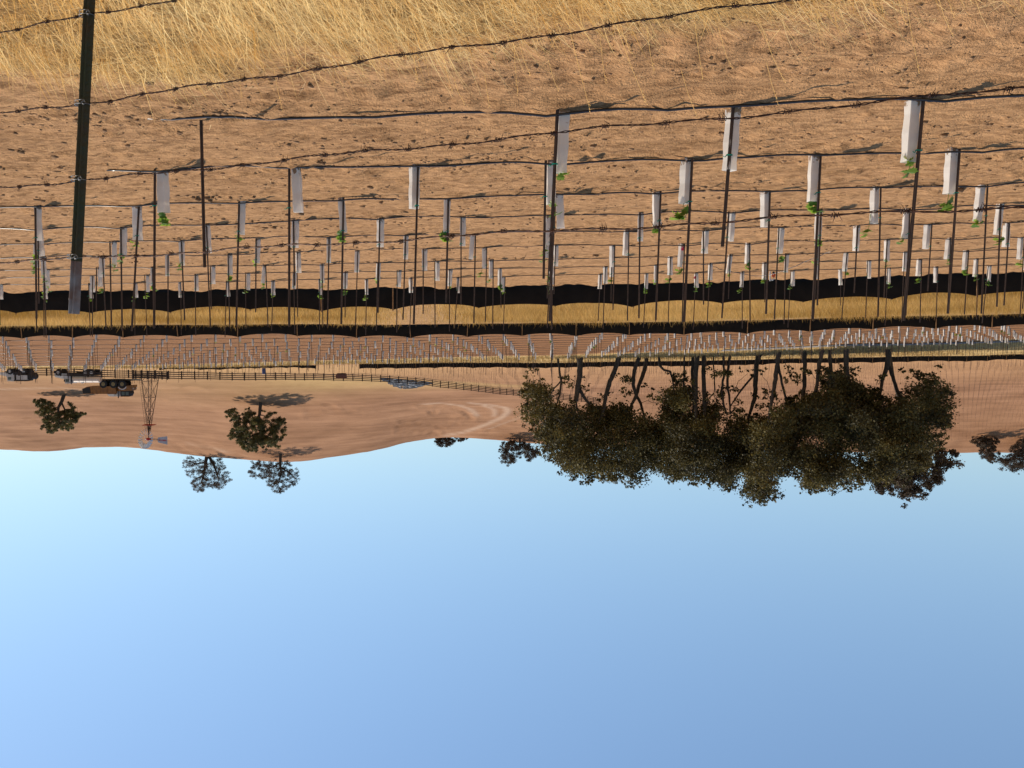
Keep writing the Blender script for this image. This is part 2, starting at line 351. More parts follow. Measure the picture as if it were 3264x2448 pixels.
def ground_mat():
    mt = bpy.data.materials.new('tilled_soil'); mt.use_nodes = True; t = mt.node_tree; b = t.nodes['Principled BSDF']; L = t.links
    b.inputs['Roughness'].default_value = 0.95; b.inputs['Specular IOR Level'].default_value = 0.08
    geo = t.nodes.new('ShaderNodeNewGeometry')
    def noise(scale, detail=6, stretch=(1, 1, 1), rough=0.6):
        mp = t.nodes.new('ShaderNodeMapping'); mp.inputs['Scale'].default_value = stretch
        n = t.nodes.new('ShaderNodeTexNoise'); n.inputs['Scale'].default_value = scale; n.inputs['Detail'].default_value = detail; n.inputs['Roughness'].default_value = rough
        L.new(geo.outputs['Position'], mp.inputs[0]); L.new(mp.outputs[0], n.inputs['Vector']); return n.outputs['Fac']
    def ramp(f, c0, c1, p0=0.3, p1=0.7):
        r = t.nodes.new('ShaderNodeValToRGB'); r.color_ramp.elements[0].position = p0; r.color_ramp.elements[1].position = p1
        r.color_ramp.elements[0].color = (*c0, 1); r.color_ramp.elements[1].color = (*c1, 1); L.new(f, r.inputs[0]); return r.outputs[0]
    def mix(f, a, c, mode='MIX'):
        x = t.nodes.new('ShaderNodeMix'); x.data_type = 'RGBA'; x.blend_type = mode
        if isinstance(f, float): x.inputs[0].default_value = f
        else: L.new(f, x.inputs[0])
        L.new(a, x.inputs[6]); L.new(c, x.inputs[7]); return x.outputs[2]
    def attr(n):
        a = t.nodes.new('ShaderNodeAttribute'); a.attribute_name = n; return a.outputs['Fac']
    fine = ramp(noise(17, 9, (0.36, 1, 1), 0.75), (0.20, 0.098, 0.042), (0.63, 0.342, 0.158), 0.38, 0.58)
    broad = ramp(noise(0.45, 5), (0.34, 0.172, 0.074), (0.52, 0.285, 0.132))
    damp = ramp(noise(1.6, 7, (0.35, 1.3, 1), 0.65), (0.62, 0.60, 0.58), (1, 1, 1), 0.36, 0.50)
    soil = mix(0.55, mix(0.25, fine, broad), damp, 'MULTIPLY')
    hillc = mix(0.5, ramp(noise(0.05, 7, (1, 1, 1.0)), (0.21, 0.099, 0.047), (0.365, 0.186, 0.096), 0.38, 0.62),
                ramp(noise(0.22, 7, (0.25, 0.9, 2.5)), (0.20, 0.094, 0.045), (0.375, 0.193, 0.10), 0.36, 0.64))
    col = mix(attr('hill'), soil, hillc)
    dryc = mix(0.5, ramp(noise(22, 6, (1, 1, 1)), (0.36, 0.21, 0.07), (0.60, 0.40, 0.16)), ramp(noise(0.5, 6), (0.38, 0.24, 0.10), (0.56, 0.38, 0.16)))
    col = mix(attr('track'), col, ramp(noise(0.8, 4), (0.40, 0.25, 0.16), (0.50, 0.32, 0.21)))
    col = mix(attr('farb'), col, ramp(noise(2.5, 6, (0.4, 1, 1)), (0.215, 0.098, 0.041), (0.32, 0.152, 0.068)))
    col = mix(attr('dry'), col, dryc)
    col = mix(attr('thatch_shade'), col, ramp(noise(30, 6), (0.24, 0.13, 0.045), (0.52, 0.32, 0.12)))  # straw-littered ground, coloured dark so gaps between blades read as shade
    L.new(col, b.inputs['Base Color'])
    bp = t.nodes.new('ShaderNodeBump'); bp.inputs['Strength'].default_value = 0.8; bp.inputs['Distance'].default_value = 0.06
    ad = t.nodes.new('ShaderNodeMath'); ad.operation = 'ADD'; L.new(noise(16, 8, (0.7, 1, 1), 0.7), ad.inputs[0]); L.new(noise(60, 4), ad.inputs[1])
    L.new(ad.outputs[0], bp.inputs['Height']); L.new(bp.outputs[0], b.inputs['Normal'])
    return mt

gobj = make_ground(); tag(gobj, kind='structure')
def HM(X, Y):
    X = np.atleast_1d(np.asarray(X, float)); Y = np.atleast_1d(np.asarray(Y, float))
    return H(X, Y)+micro(X, Y)
def hm(x, y): return float(HM(x, y)[0])

# gravel track along the top of the far vines
def strip_mesh(name, pts, width, mt, lift=0.02, n=60):
    P = np.array(pts); t = np.linspace(0, 1, len(P)); tt = np.linspace(0, 1, n)
    X = np.interp(tt, t, P[:, 0]); Y = np.interp(tt, t, P[:, 1]); V = []
    for k in range(n):
        for s in (-1, -0.5, 0, 0.5, 1):
            yy = Y[k]+s*width/2; V.append((X[k], yy, hm(X[k], yy)+lift))
    F = [(k*5+j, k*5+j+1, (k+1)*5+j+1, (k+1)*5+j) for k in range(n-1) for j in range(4)]
    return mesh_np(name, np.array(V), np.array(F), mt, smooth=True)
tag(strip_mesh('path', [ground(x, 82.3)[:2] for x in (2300, 2600, 2900, 3300, 3700)], 1.6, M['gravel'], 0.06, 80), kind='structure')

# ------------------------------------------------------------------ soil clods and dry grass (stuff)
def make_clods():
    t = (1+5**0.5)/2
    iv = np.array([(-1, t, 0), (1, t, 0), (-1, -t, 0), (1, -t, 0), (0, -1, t), (0, 1, t), (0, -1, -t), (0, 1, -t), (t, 0, -1), (t, 0, 1), (-t, 0, -1), (-t, 0, 1)])/1.9
    fi = np.array([(0, 11, 5), (0, 5, 1), (0, 1, 7), (0, 7, 10), (0, 10, 11), (1, 5, 9), (5, 11, 4), (11, 10, 2), (10, 7, 6), (7, 1, 8), (3, 9, 4), (3, 4, 2), (3, 2, 6), (3, 6, 8), (3, 8, 9), (4, 9, 5), (2, 4, 11), (6, 2, 10), (8, 6, 7), (9, 8, 1)])
    N = 14000
    r = 4.6+(24-4.6)*rng.random(N)**1.7; th = R(1)*(rng.random(N)*64-31)
    X, Y = r*np.sin(th), r*np.cos(th)
    k = (Y-7.3)/2.55; pull = rng.random(N) < 0.3
    Y = np.where(pull & (k > -0.3), 7.3+np.round(k)*2.55+rng.normal(0, 0.16, N)-0.12, Y)
    cl = vnoise(X*0.9, Y*2.6, 71)+0.6*vnoise(X*3, Y*8, 72)
    keep = (cl+rng.random(N)*0.45 > 0.30) & (Y > 4.3) & (Y > edgeY(X)-0.2); X, Y = X[keep], Y[keep]; keep0 = keep; N = len(X)
    s = np.clip(np.exp(rng.normal(math.log(0.0085), 0.45, N)), 0.004, 0.024)*np.clip(r[keep0]/8, 0.8, 1.8)
    Z = HM(X, Y)
    jit = 1+rng.normal(0, 0.15, (N, 12, 1)); sc = np.stack([1.1+rng.random(N)*1.3, 0.8+rng.random(N)*0.5, 0.5+rng.random(N)*0.4], -1)[:, None, :]
    a = rng.random(N)*6.28; c, si = np.cos(a)[:, None], np.sin(a)[:, None]
    P = iv[None]*jit*sc*s[:, None, None]
    P = np.stack([P[..., 0]*c-P[..., 1]*si, P[..., 0]*si+P[..., 1]*c, P[..., 2]], -1)+np.stack([X, Y, Z+s*0.12], -1)[:, None, :]
    F = (fi[None]+12*np.arange(N)[:, None, None]).reshape(-1, 3)
    o = mesh_np('soil_clods', P.reshape(-1, 3), F, M['clod'], smooth=True)
    tag(o, 'small brown clods of dry soil scattered over the tilled vine rows', 'soil clods', kind='stuff')
make_clods()

def blades(name, X, Y, Z0, length, width, lean_dir, lean, bend, tint, mt, face=None, segs=2):
    N = len(X); V = np.zeros((N, (segs+1)*2, 3)); wa = rng.random(N)*math.pi if face is None else face+rng.normal(0, 0.5, N)
    wx, wy = np.cos(wa), np.sin(wa); dx, dy = np.cos(lean_dir), np.sin(lean_dir)
    for k in range(segs+1):
        t = k/segs; ang = lean+bend*t; hz = length*t*np.sin(np.minimum(ang, 1.55)); vt = length*t*np.cos(np.minimum(ang, 1.55))
        cx, cy, cz = X+dx*hz, Y+dy*hz, Z0+vt; w = width*(1-0.85*t)/2
        V[:, 2*k] = np.stack([cx-wx*w, cy-wy*w, cz], -1); V[:, 2*k+1] = np.stack([cx+wx*w, cy+wy*w, cz], -1)
    f = np.array([(2*k, 2*k+1, 2*k+3, 2*k+2) for k in range(segs)])
    F = (f[None]+((segs+1)*2)*np.arange(N)[:, None, None]).reshape(-1, 4)
    return mesh_np(name, V.reshape(-1, 3), F, mt, attrs={'tint': np.repeat(tint, (segs+1)*2)})

def near_grass():
    n = 70000
    r = 2.2+5.6*rng.random(n)**0.8; th = R(1)*(rng.random(n)*76-36); X, Y = r*np.sin(th), r*np.cos(th)
    cl = fbm(X*1.1, Y*1.1, 81, 3)
    over = Y-edgeY(X)
    keep = (over < -0.05+0.55*cl+rng.normal(0, 0.07, n)) & (Y > 1.0)
    X, Y, cl = X[keep], Y[keep], cl[keep]; n = len(X); over = Y-edgeY(X)
    flat = rng.random(n) < np.where(over > -0.55, 0.62, 0.40)
    length = np.where(flat, 0.10+0.22*rng.random(n), 0.13+0.26*rng.random(n)**1.5+0.10*np.clip(cl, -0.4, 0.5))
    lean = np.where(flat, 1.15+0.35*rng.random(n), np.clip(rng.normal(0.62, 0.28, n), 0, 1.3)); bend = rng.random(n)*0.5
    ld = np.where(flat, rng.random(n)*6.28, math.pi+0.35+rng.normal(0, 0.55, n))
    tint = np.clip(rng.normal(0.5, 0.30, n)+0.9*cl, 0, 1)**1.2
    dens = fbm(X*2.6, Y*2.6, 84, 2); Y = np.where(dens < -0.22, Y+50*(rng.random(n) < 0.75), Y); ok = Y < 40; X, Y, flat, length, lean, bend, ld, tint = [q[ok] for q in (X, Y, flat, length, lean, bend, ld, tint)]; n = len(X)
    Z0 = HM(X, Y)+np.where(flat, 0.01+0.05*rng.random(n), 0)
    o = blades('dry_grass', X, Y, Z0, np.maximum(length, 0.05), 0.0022+0.0036*rng.random(n)**1.6, ld, lean, bend, tint, M['grass'], segs=3)
    tag(o, 'straw-coloured dry grass flopped over along the barbed wire fence', 'dry grass', kind='stuff')
near_grass()

def straw_litter():
    n = 2600; r = 4.6+7*rng.random(n)**1.8; th = R(1)*(rng.random(n)*64-31); X, Y = r*np.sin(th), r*np.cos(th); over = Y-edgeY(X)
    keep = (over > -0.1) & (rng.random(n) < 0.12+0.9*np.exp(-np.maximum(over, 0)/0.5)); X, Y = X[keep], Y[keep]; n = len(X)
    o = blades('straw_litter', X, Y, HM(X, Y)+0.006, 0.05+0.13*rng.random(n), 0.003+0.003*rng.random(n), rng.random(n)*6.28, 1.3+0.2*rng.random(n), rng.random(n)*0.2, 0.5+0.5*rng.random(n), M['grass'])
    tag(o, 'loose pale straws scattered on the soil just beyond the dry grass', 'straw', kind='stuff')
straw_litter()

def stalk_seeds():
    """taller single oat stalks with drooping seed heads along the ragged edge"""
    b = MB()
    pxs = [(205, 210, 60), (330, 240, 90), (540, 300, 130), (560, 330, 70), (770, 310, 60), (900, 350, 120), (1330, 260, 120), (1480, 330, 80), (1560, 340, 90), (1650, 300, 120), (1780, 290, 90),
           (1880, 350, 330), (2060, 330, 260), (2085, 230, 130), (1930, 260, 130), (2240, 250, 190), (2330, 215, 110), (2500, 260, 170), (2480, 330, 110), (2930, 230, 250), (2890, 80, 90), (3035, 110, 120), (3045, 58, 60), (2665, 70, 80), (2800, 45, 60), (2815, 50, 50), (2220, 370, 130), (1690, 240, 90), (2010, 170, 120), (1440, 290, 130)]
    for x, y, L in pxs:
        tip_lean = random.uniform(0.1, 0.45)
        bx, by = x-L*tip_lean, y-L
        p0 = hit(bx, min(by, 330), 1.5) if by > -300 else None
        if p0 is None: continue
        Y = p0[1]; p1 = at(x, y, Y)
        p0 = np.array([p0[0], Y, hm(p0[0], Y)-0.01])
        mid = (p0+p1)/2+np.array([0, 0, 0.02]); b.tube([p0, mid, p1], [0.0016, 0.0013, 0.0008], 4)
        d = (p1-p0)/np.linalg.norm(p1-p0)
        for k in range(random.randint(4, 9)):
            q = p1-d*0.012*k+np.array([random.uniform(-.006, .006), random.uniform(-.006, .006), random.uniform(-.004, .004)])
            e = q+d*0.012+np.array([random.uniform(-.004, .004), 0, -0.004]); b.tube([q, (q+e)/2, e], [0.0008, 0.0026, 0.0004], 4)
    o = b.build('oat_stalks', M['grass'])
    at_ = o.data.attributes.new('tint', 'FLOAT', 'POINT'); at_.data.foreach_set('value', np.full(len(o.data.vertices), 0.85, dtype=np.float32))
    tag(o, 'tall pale oat stalks with drooping seed heads at the dry grass edge', 'grass stalks', kind='stuff')
stalk_seeds()

def ochre_grass():
    n = 120000
    Y = 31.3+16.7*rng.random(n); q = -0.62+1.28*rng.random(n); X = q*Y
    px = 1760-3000*q; thin = np.exp(-((px-1330)/170)**2)+0.25*np.exp(-((px-2350)/150)**2)
    keep = rng.random(n) > thin*0.96; X, Y, q = X[keep], Y[keep], q[keep]; n = len(X)
    cl = fbm(X*0.5, Y*0.5, 91, 3); back = sstep(46.5, 48.5, Y)
    length = np.clip(0.26+0.22*rng.random(n)+0.16*cl, 0.08, 0.75)*(1-0.42*sstep(44.5, 47.5, Y)*(1-1.6*np.clip(vnoise(X*0.9, Y*0.6, 94)+0.4*vnoise(X*3, Y*2, 96), 0, 0.6)))*(1+0.5*(rng.random(n) < 0.06))
    tint = np.clip(rng.normal(0.55, 0.22, n)+0.5*cl+1.1*fbm(X*0.16, Y*0.3, 93, 3), 0, 1)
    o = blades('ochre_grass', X, Y, HM(X, Y)-0.02, length, 0.012+0.014*rng.random(n), rng.random(n)*6.28, np.abs(rng.normal(0.25, 0.2, n)), rng.random(n)*0.5, tint, M['ochre'], face=np.zeros(n), segs=2)
    tag(o, 'golden ochre grass filling the bank between the two black silt fences', 'dry grass', kind='stuff')
ochre_grass()
def pasture_grass():
    n = 42000
    Y = 82+50*rng.random(n)**1.2; q = -0.62+1.3*rng.random(n); X = q*Y
    cl = fbm(X*0.18, Y*0.18, 95, 3); keep = cl+0.4*rng.random(n) > 0.0; X, Y, cl = X[keep], Y[keep], cl[keep]; n = len(X)
    tint = np.clip(rng.normal(0.65, 0.2, n)+0.5*cl, 0, 1)
    o = blades('pasture_grass', X, Y, HM(X, Y)-0.02, 0.12+0.22*rng.random(n), 0.03+0.04*rng.random(n), rng.random(n)*6.28, np.abs(rng.normal(0.4, 0.3, n)), rng.random(n)*0.5, tint, M['pasture'], face=np.zeros(n), segs=1)
    tag(o, 'short bleached grass under and around the oak grove', 'dry grass', kind='stuff')
pasture_grass()

# ------------------------------------------------------------------ the barbed wire fence in front
def barbed_fence():
    Yp = 2.70
    root_p = at(281, 0, Yp); top_p = at(231.5, 1000, Yp); ax = (top_p-root_p); ax /= np.linalg.norm(ax)
    s0 = (root_p[2]-0.018*root_p[0])/ax[2]; base = root_p-ax*(s0+0.05)
    root = empty('barbed_wire_fence', (base[0], base[1], base[2]+0.05))
    tag(root, 'rusty four-strand barbed wire fence on a dark green steel post with pale tip', 'wire fence')
    o0 = np.array(root.location)
    FD = np.array([-0.916, -0.400, 0.0]); FD /= np.linalg.norm(FD)           # towards the photo's right, coming nearer
    def pt(t): return np.array([base[0], base[1], 0])+FD*t
    def t_post(b0, axis, split, nm='fence_post'):
        yaw = math.atan2(FD[1], FD[0])+math.radians(28)
        X = np.array([math.cos(yaw), math.sin(yaw), 0]); X -= axis*X.dot(axis); X /= np.linalg.norm(X); Yv = np.cross(axis, X)
        if Yv[1] > 0: Yv = -Yv
        prof = [(-.0175, .0), (-.0175, .0045), (-.0045, .006), (-.003, .016), (.003, .016), (.0045, .006), (.0175, .0045), (.0175, .0), (.004, -.003), (.003, -.026), (-.003, -.026), (-.004, -.003)]
        prof = [(px*0.80, py*0.72) for px, py in prof]; L = split[1]
        def seg(a, bb):
            mb = MB(); n = len(prof)
            mb.add([b0+axis*a+X*px+Yv*py-o0 for px, py in prof]+[b0+axis*bb+X*px+Yv*py-o0 for px, py in prof],
                   [tuple(range(n-1, -1, -1)), tuple(range(n, 2*n))]+[(i, (i+1) % n, n+(i+1) % n, n+i) for i in range(n)])
            return mb
        mb = seg(0, split[0]); k = 0.1
        sign = -1 if X[0] < 0 else 1
        def studs(mb, a, bb):
            z = math.ceil(a/0.046)*0.046
            while z < bb-0.01:
                c = b0+axis*z+X*(-sign*-0.009)+Yv*0.006-o0
                mb.tube([c-Yv*0.004, c+Yv*0.003, c+Yv*0.0055], [0.0052, 0.0045, 0.002], 6); z += 0.046
        studs(mb, 0.05, split[0]-0.01); p = mb.build(nm, M['postg'], root)
        mb2 = seg(split[0], L); studs(mb2, split[0], L); tp = mb2.build('post_tip', M['postw'], p); tp['label'] = 'worn grey and rusty post tip'
        return p, X, Yv
    L = np.linalg.norm(top_p-base); zsplit = L*1.0
    pw4 = at(236, 832, Yp); s4 = (pw4-base).dot(ax)
    _, PX, PY = t_post(base, ax, (s4, L))
    for t in (-3.6, 3.7):
        b2 = pt(t); b2[2] = 0.018*b2[0]-0.05; t_post(b2, np.array([0.01, 0.0, 1.0])/np.linalg.norm([0.01, 0, 1.0]), (s4-0.02, L-0.03))
    def wire_point(x, y):                                                    # measured photo point on the plane of the fence
        r = ray(x, y); nrm = np.array([-FD[1], FD[0], 0]); s = nrm.dot(np.array([base[0], base[1], 0])-CAM*np.array([1, 1, 0]))/nrm.dot(r)
        return CAM+r*s
    wires = [((262, 62), (590, 0)), ((258, 338), (2460, 30)), ((250, 582), (2460, 378)), ((236, 827), (2460, 714))]
    first = None
    for wi, (pa, pb) in enumerate(wires):
        A, B = wire_point(*pa), wire_point(*pb); d = (B-A); ta = 0.0; slope = d[2]/np.linalg.norm(d[:2])
        mid_px = [None, (1240, 207), (1430, 480), (1430, 767)][wi]
        t0, t1 = -3.6, 3.7; n = 330; ts = np.linspace(t0, t1, n)
        side = np.array([-FD[1], FD[0], 0]); side *= (1 if side[1] < 0 else -1)
        zA = A[2]; tA = (A-np.array([base[0], base[1], 0]))[:2].dot(FD[:2])
        mb = MB()
        def centre(t):
            p = np.array([base[0], base[1], 0])+FD*t+side*0.020; z = zA+slope*(t-tA)
            seg = t/3.65; z -= 0.008*max(0, 1-(2*abs(seg)-1)**2) if wi else 0
            z += 0.0035*math.sin(t*9+wi*2)+0.002*math.sin(t*31+wi); p[2] = z; return p
        for ph in (0, math.pi):
            pts = []
            for t in ts:
                a = t*2*math.pi/0.062+ph; pts.append(centre(t)+side*math.cos(a)*0.0020+np.array([0, 0, 1])*math.sin(a)*0.0020-o0)
            mb.tube(pts, 0.00125, 5)
        t = t0+0.06+0.03*wi
        while t < t1-0.05:
            c = centre(t); 
            for off in (-0.004, 0.004):                                        # two wraps, four points
                ang0 = random.uniform(0, math.pi); pts = []
                for k in range(15):
                    a = ang0+k/14*3*math.pi; pts.append(c+FD*(off-0.0035+0.0005*k)+(side*math.cos(a)+np.array([0, 0, 1])*math.sin(a))*0.0042-o0)
                e0, e1 = np.array(pts[0])+o0, np.array(pts[-1])+o0
                d0 = (side*math.sin(ang0)-np.array([0, 0, 1])*math.cos(ang0)); 
                a1 = ang0+3*math.pi; d1 = -(side*math.sin(a1)-np.array([0, 0, 1])*math.cos(a1))
                sk0, sk1 = FD*random.uniform(-.008, .008), FD*random.uniform(-.008, .008)
                pts = [e0+d0*0.013+sk0-o0]+pts+[e1+d1*0.013+sk1-o0]
                mb.tube(pts, [0.0004]+[0.0010]*15+[0.0004], 4)
            t += 0.127+random.uniform(-.012, .012)
        w = mb.build('barbed_wire', M['barb'], root, smooth=True); w['label'] = ['lowest strand', 'second strand up', 'third strand up', 'topmost strand'][wi]
        # galvanized clip that ties the strand to the post
        cl = MB(); c = centre(0.0); za = c[2]; s = (za-base[2])/ax[2]; pc = base+ax*s
        pts = []
        for k in range(22):
            a = k/21*2*math.pi*1.6; pts.append(pc+PX*math.cos(a)*0.024+PY*(math.sin(a)*0.020+0.002)+ax*(-0.008+0.016*k/21)-o0)
        cl.tube(pts, 0.0012, 5)
        for sg in (-1, 1):
            pp = [pc+PX*sg*0.022+PY*0.004+PX*sg*0.010*(k/7)+np.array([0, 0, 1])*0.006*math.sin(k*1.8)+PY*0.006*math.cos(k*1.8)-o0 for k in range(8)]
            cl.tube(pp, 0.0014, 5)
        cl.build('wire_clip', M['galv'], root, smooth=True)
barbed_fence()

# ------------------------------------------------------------------ silt fences
def silt_fence(label, pts, height, node, sag, stake_up, front, seed, lean=0.0):
    """pts: world x,y line. A black woven sheet sagging between wooden stakes"""
    rnd = random.Random(seed)
    P = [np.array(p[:2], float) for p in pts]; seg = [np.linalg.norm(b-a) for a, b in zip(P, P[1:])]; Ls = np.concatenate([[0], np.cumsum(seg)])
    def on(s): return np.array([np.interp(s, Ls, [p[0] for p in P]), np.interp(s, Ls, [p[1] for p in P])])
    x0, y0 = P[0]; root = empty('silt_fence', (x0, y0, hm(x0, y0))); tag(root, label, 'silt fence', 'black silt fences across the vineyard'); o0 = np.array(root.location)
    nodes = [0.0]
    while nodes[-1] < Ls[-1]-node*0.6: nodes.append(nodes[-1]+node*rnd.uniform(0.9, 1.1))
    V, F = [], []; rows = 6; cols = 0
    hh = [height*rnd.uniform(0.95, 1.08) for _ in nodes]
    pushes = [rnd.uniform(-0.05, 0.09) for _ in nodes]
    for i in range(len(nodes)-1):
        n = 10
        for k in range(n if i < len(nodes)-2 else n+1):
            u = k/n; s = nodes[i]*(1-u)+nodes[i+1]*u; p = on(min(s, Ls[-1])); g = hm(*p)
            top = hh[i]*(1-u)+hh[i+1]*u-sag*(4*u*(1-u))**0.8*(1+0.25*math.sin(i*2.1))
            bul = 0.05*math.sin(math.pi*u)*pushes[i]*10
            for r in range(rows):
                w = r/(rows-1); yy = -bul*math.sin(math.pi*w)+0.012*math.sin(u*math.pi*6+i)*w+(-0.16 if r == 0 else 0)+lean*w
                V.append((p[0]-o0[0], p[1]+yy-o0[1], g-0.06+(top+0.06)*w-o0[2]))
            cols += 1
    F = [(c*rows+r, (c+1)*rows+r, (c+1)*rows+r+1, c*rows+r+1) for c in range(cols-1) for r in range(rows-1)]
    fb = mesh_np('silt_fabric', np.array(V), np.array(F), M['silt'], root)
    so_ = fb.modifiers.new('thickness', 'SOLIDIFY'); so_.thickness = 0.006
    for i, s in enumerate(nodes):
        p = on(min(s, Ls[-1])); g = hm(*p); off = -0.10 if (front is True or (front == 'some' and rnd.random() < 0.3)) else 0.035
        mb = MB(); hgt = hh[i]+stake_up*rnd.uniform(0.5, 1.5); a = rnd.gauss(0, 0.035)
        mb.box((p[0]-o0[0], p[1]+off-o0[1]+lean*0.5, g+hgt/2-0.05-o0[2]), (0.036, 0.03, hgt+0.1), Matrix.Rotation(a, 3, 'Y'))
        mb.build('wooden_stake', M['wood'], root)
silt_fence('long black silt fence with scalloped top right behind the nearest vine block', [ground(x, 29.9)[:2] for x in (-420, 0, 600, 1760, 2600, 3264, 3700)], 0.72, 2.55, 0.12, 0.03, 'some', 3)
silt_fence('second black silt fence with brown stakes, beyond the golden grass bank', [ground(x, 49.3)[:2] for x in (-420, 0, 600, 1760, 2600, 3264, 3700)], 0.64, 3.0, 0.13, 0.02, True, 4)
silt_fence('far black silt fence crossing behind the oak trunks', [ground(x, 135)[:2] for x in (1145, 1400, 1760, 2200, 2700, 3264, 3700)], 0.78, 2.6, 0.10, 0.03, True, 5)
silt_fence('short black silt fence just this side of the ranch board fence', [ground(x, Y)[:2] for x, Y in ((505, 128), (640, 129), (800, 131), (1016, 140))], 0.5, 2.6, 0.12, 0.02, False, 6)

# ------------------------------------------------------------------ grapevines: stake, white carton, green tie, shoot
def stake_mb(h, wid=0.026):
    w = wid/2; prof = [(-w, 0), (-w, 0.004), (-0.003, 0.006), (-0.003, 0.016), (0.003, 0.016), (0.003, 0.006), (w, 0.004), (w, 0), (0.004, -0.003), (-0.004, -0.003)]
    mb = MB(); n = len(prof)
    mb.add([(x, -y, -0.12) for x, y in prof]+[(x, -y, h) for x, y in prof],
           [tuple(range(n)), tuple(range(2*n-1, n-1, -1))]+[(i, n+i, n+(i+1) % n, (i+1) % n) for i in range(n)])
    return mb
def carton_mb(w, h, flare, mdl):
    mb = MB(); t = 0.004; V, F = [], []; n = 8
    for k in range(n):
        z = -0.02+(h+0.02)*k/(n-1); f = 1+flare*k/(n-1); bl = 0.003*math.sin(k*1.7+mdl)
        for s, e in ((f, 0), (f*(1-2*t/w), 1)):
            a = w/2*s
            for cx, cy in ((-1, -1), (1, -1), (1, 1), (-1, 1)): V.append((cx*(a+bl), cy*(a*0.94+bl), z))
    for k in range(n-1):
        for j in range(4):
            j2 = (j+1) % 4; o = k*8; q = (k+1)*8
            F.append((o+j, o+j2, q+j2, q+j)); F.append((o+4+j2, o+4+j, q+4+j, q+4+j2))
    q = (n-1)*8
    for j in range(4):
        j2 = (j+1) % 4; F.append((q+j, q+j2, q+4+j2, q+4+j))
    mb.add(V, F); return mb
def leaf(mb, tints, c, size, yaw, pitch, tint):
    pr = [(0, 0), (.30, -.10), (.50, .12), (.42, .30), (.60, .52), (.36, .60), (.30, .85), (.12, .78), (0, 1.0)]
    pts = pr+[(-x, y) for x, y in pr[-2:0:-1]]
    rm = Matrix.Rotation(yaw, 3, 'Z') @ Matrix.Rotation(pitch, 3, 'X'); vs = []
    for x, y in pts:
        v = rm @ Vector((x*size*1.1, y*size, 0.12*size*abs(x)-0.25*size*y*y)); vs.append(v+Vector(c))
    ctr = rm @ Vector((0, 0.45*size, 0.05*size)); vs.append(ctr+Vector(c)); n = len(pts)
    mb.add(vs, [(i, (i+1) % n, n) for i in range(n)]); tints += [tint]*(n+1)
def shoot_obj(seed, size):
    rnd = random.Random(seed); mb = MB(); tints = []
    h = 0.05+0.09*size; dx, dy = rnd.uniform(-.05, .08), rnd.uniform(-.06, .03)
    st = [(0, 0, -0.12), (dx*0.4, dy*0.4, h*0.5), (dx, dy, h)]
    n0 = len(mb.v); mb.tube(st, [0.004, 0.003, 0.0015], 5); tints += [0.4]*(len(mb.v)-n0)
    for k in range(int(3+5*size)):
        u = rnd.uniform(0.1, 1.0); c = (dx*u+rnd.uniform(-.03, .03), dy*u+rnd.uniform(-.03, .03), h*u+rnd.uniform(-.02, .03))
        leaf(mb, tints, c, rnd.uniform(0.055, 0.10)*(0.8+0.3*size), rnd.uniform(0, 6.28), rnd.uniform(-0.9, 0.7), min(1, max(0, rnd.gauss(0.6, 0.35))))
    me = bpy.data.meshes.new('vine_shoot'); me.from_pydata(mb.v, [], mb.f); me.materials.append(M['vleaf'])
    a = me.attributes.new('tint', 'FLOAT', 'POINT'); a.data.foreach_set('value', np.array(tints, dtype=np.float32)); return me
def me_of(mb, name, mt):
    me = bpy.data.meshes.new(name); me.from_pydata(mb.v, [], mb.f); me.update(); me.materials.append(mt); return me
def muddy(mt):
    t = mt.node_tree; L = t.links; b = t.nodes['Principled BSDF']; src = b.inputs['Base Color'].links[0].from_socket
    tc = t.nodes.new('ShaderNodeTexCoord'); sx = t.nodes.new('ShaderNodeSeparateXYZ'); L.new(tc.outputs['Object'], sx.inputs[0])
    oi = t.nodes.new('ShaderNodeObjectInfo'); ad = t.nodes.new('ShaderNodeVectorMath'); ad.operation = 'ADD'; L.new(tc.outputs['Object'], ad.inputs[0]); L.new(oi.outputs['Location'], ad.inputs[1])
    n = t.nodes.new('ShaderNodeTexNoise'); n.inputs['Scale'].default_value = 26; n.inputs['Detail'].default_value = 5; L.new(ad.outputs[0], n.inputs['Vector'])
    m1 = t.nodes.new('ShaderNodeMath'); m1.operation = 'MULTIPLY_ADD'; m1.inputs[1].default_value = -3.2; m1.inputs[2].default_value = 0.12; L.new(sx.outputs['Z'], m1.inputs[0])
    m2 = t.nodes.new('ShaderNodeMath'); m2.operation = 'ADD'; L.new(m1.outputs[0], m2.inputs[0]); L.new(n.outputs['Fac'], m2.inputs[1])
    r = t.nodes.new('ShaderNodeValToRGB'); r.color_ramp.elements[0].position = 0.50; r.color_ramp.elements[1].position = 0.60; L.new(m2.outputs[0], r.inputs[0])
    mx = t.nodes.new('ShaderNodeMix'); mx.data_type = 'RGBA'; mx.inputs[7].default_value = (0.42, 0.27, 0.16, 1); L.new(r.outputs[0], mx.inputs[0]); L.new(src, mx.inputs[6])
    for l in [l for l in L if l.from_socket == src and l.to_node != mx]: d = l.to_socket; L.remove(l); L.new(mx.outputs[2], d)
muddy(M['carton'])
STAKES = {h: me_of(stake_mb(h), 'stake', M['stake']) for h in (1.05, 1.22, 1.38, 1.50, 1.58, 1.66)}
CARTONS = [me_of(carton_mb(w, h, f, i), 'vine_carton', M['carton']) for i, (w, h, f) in enumerate([(0.086, 0.455, 0.0), (0.084, 0.47, -0.05), (0.09, 0.44, 0.03), (0.084, 0.46, -0.10), (0.087, 0.45, 0.0)])]
SHOOTS = [shoot_obj(100+i, s) for i, s in enumerate([0.35, 0.7, 1.0, 0.5, 1.3, 0.8, 0.25, 1.1])]
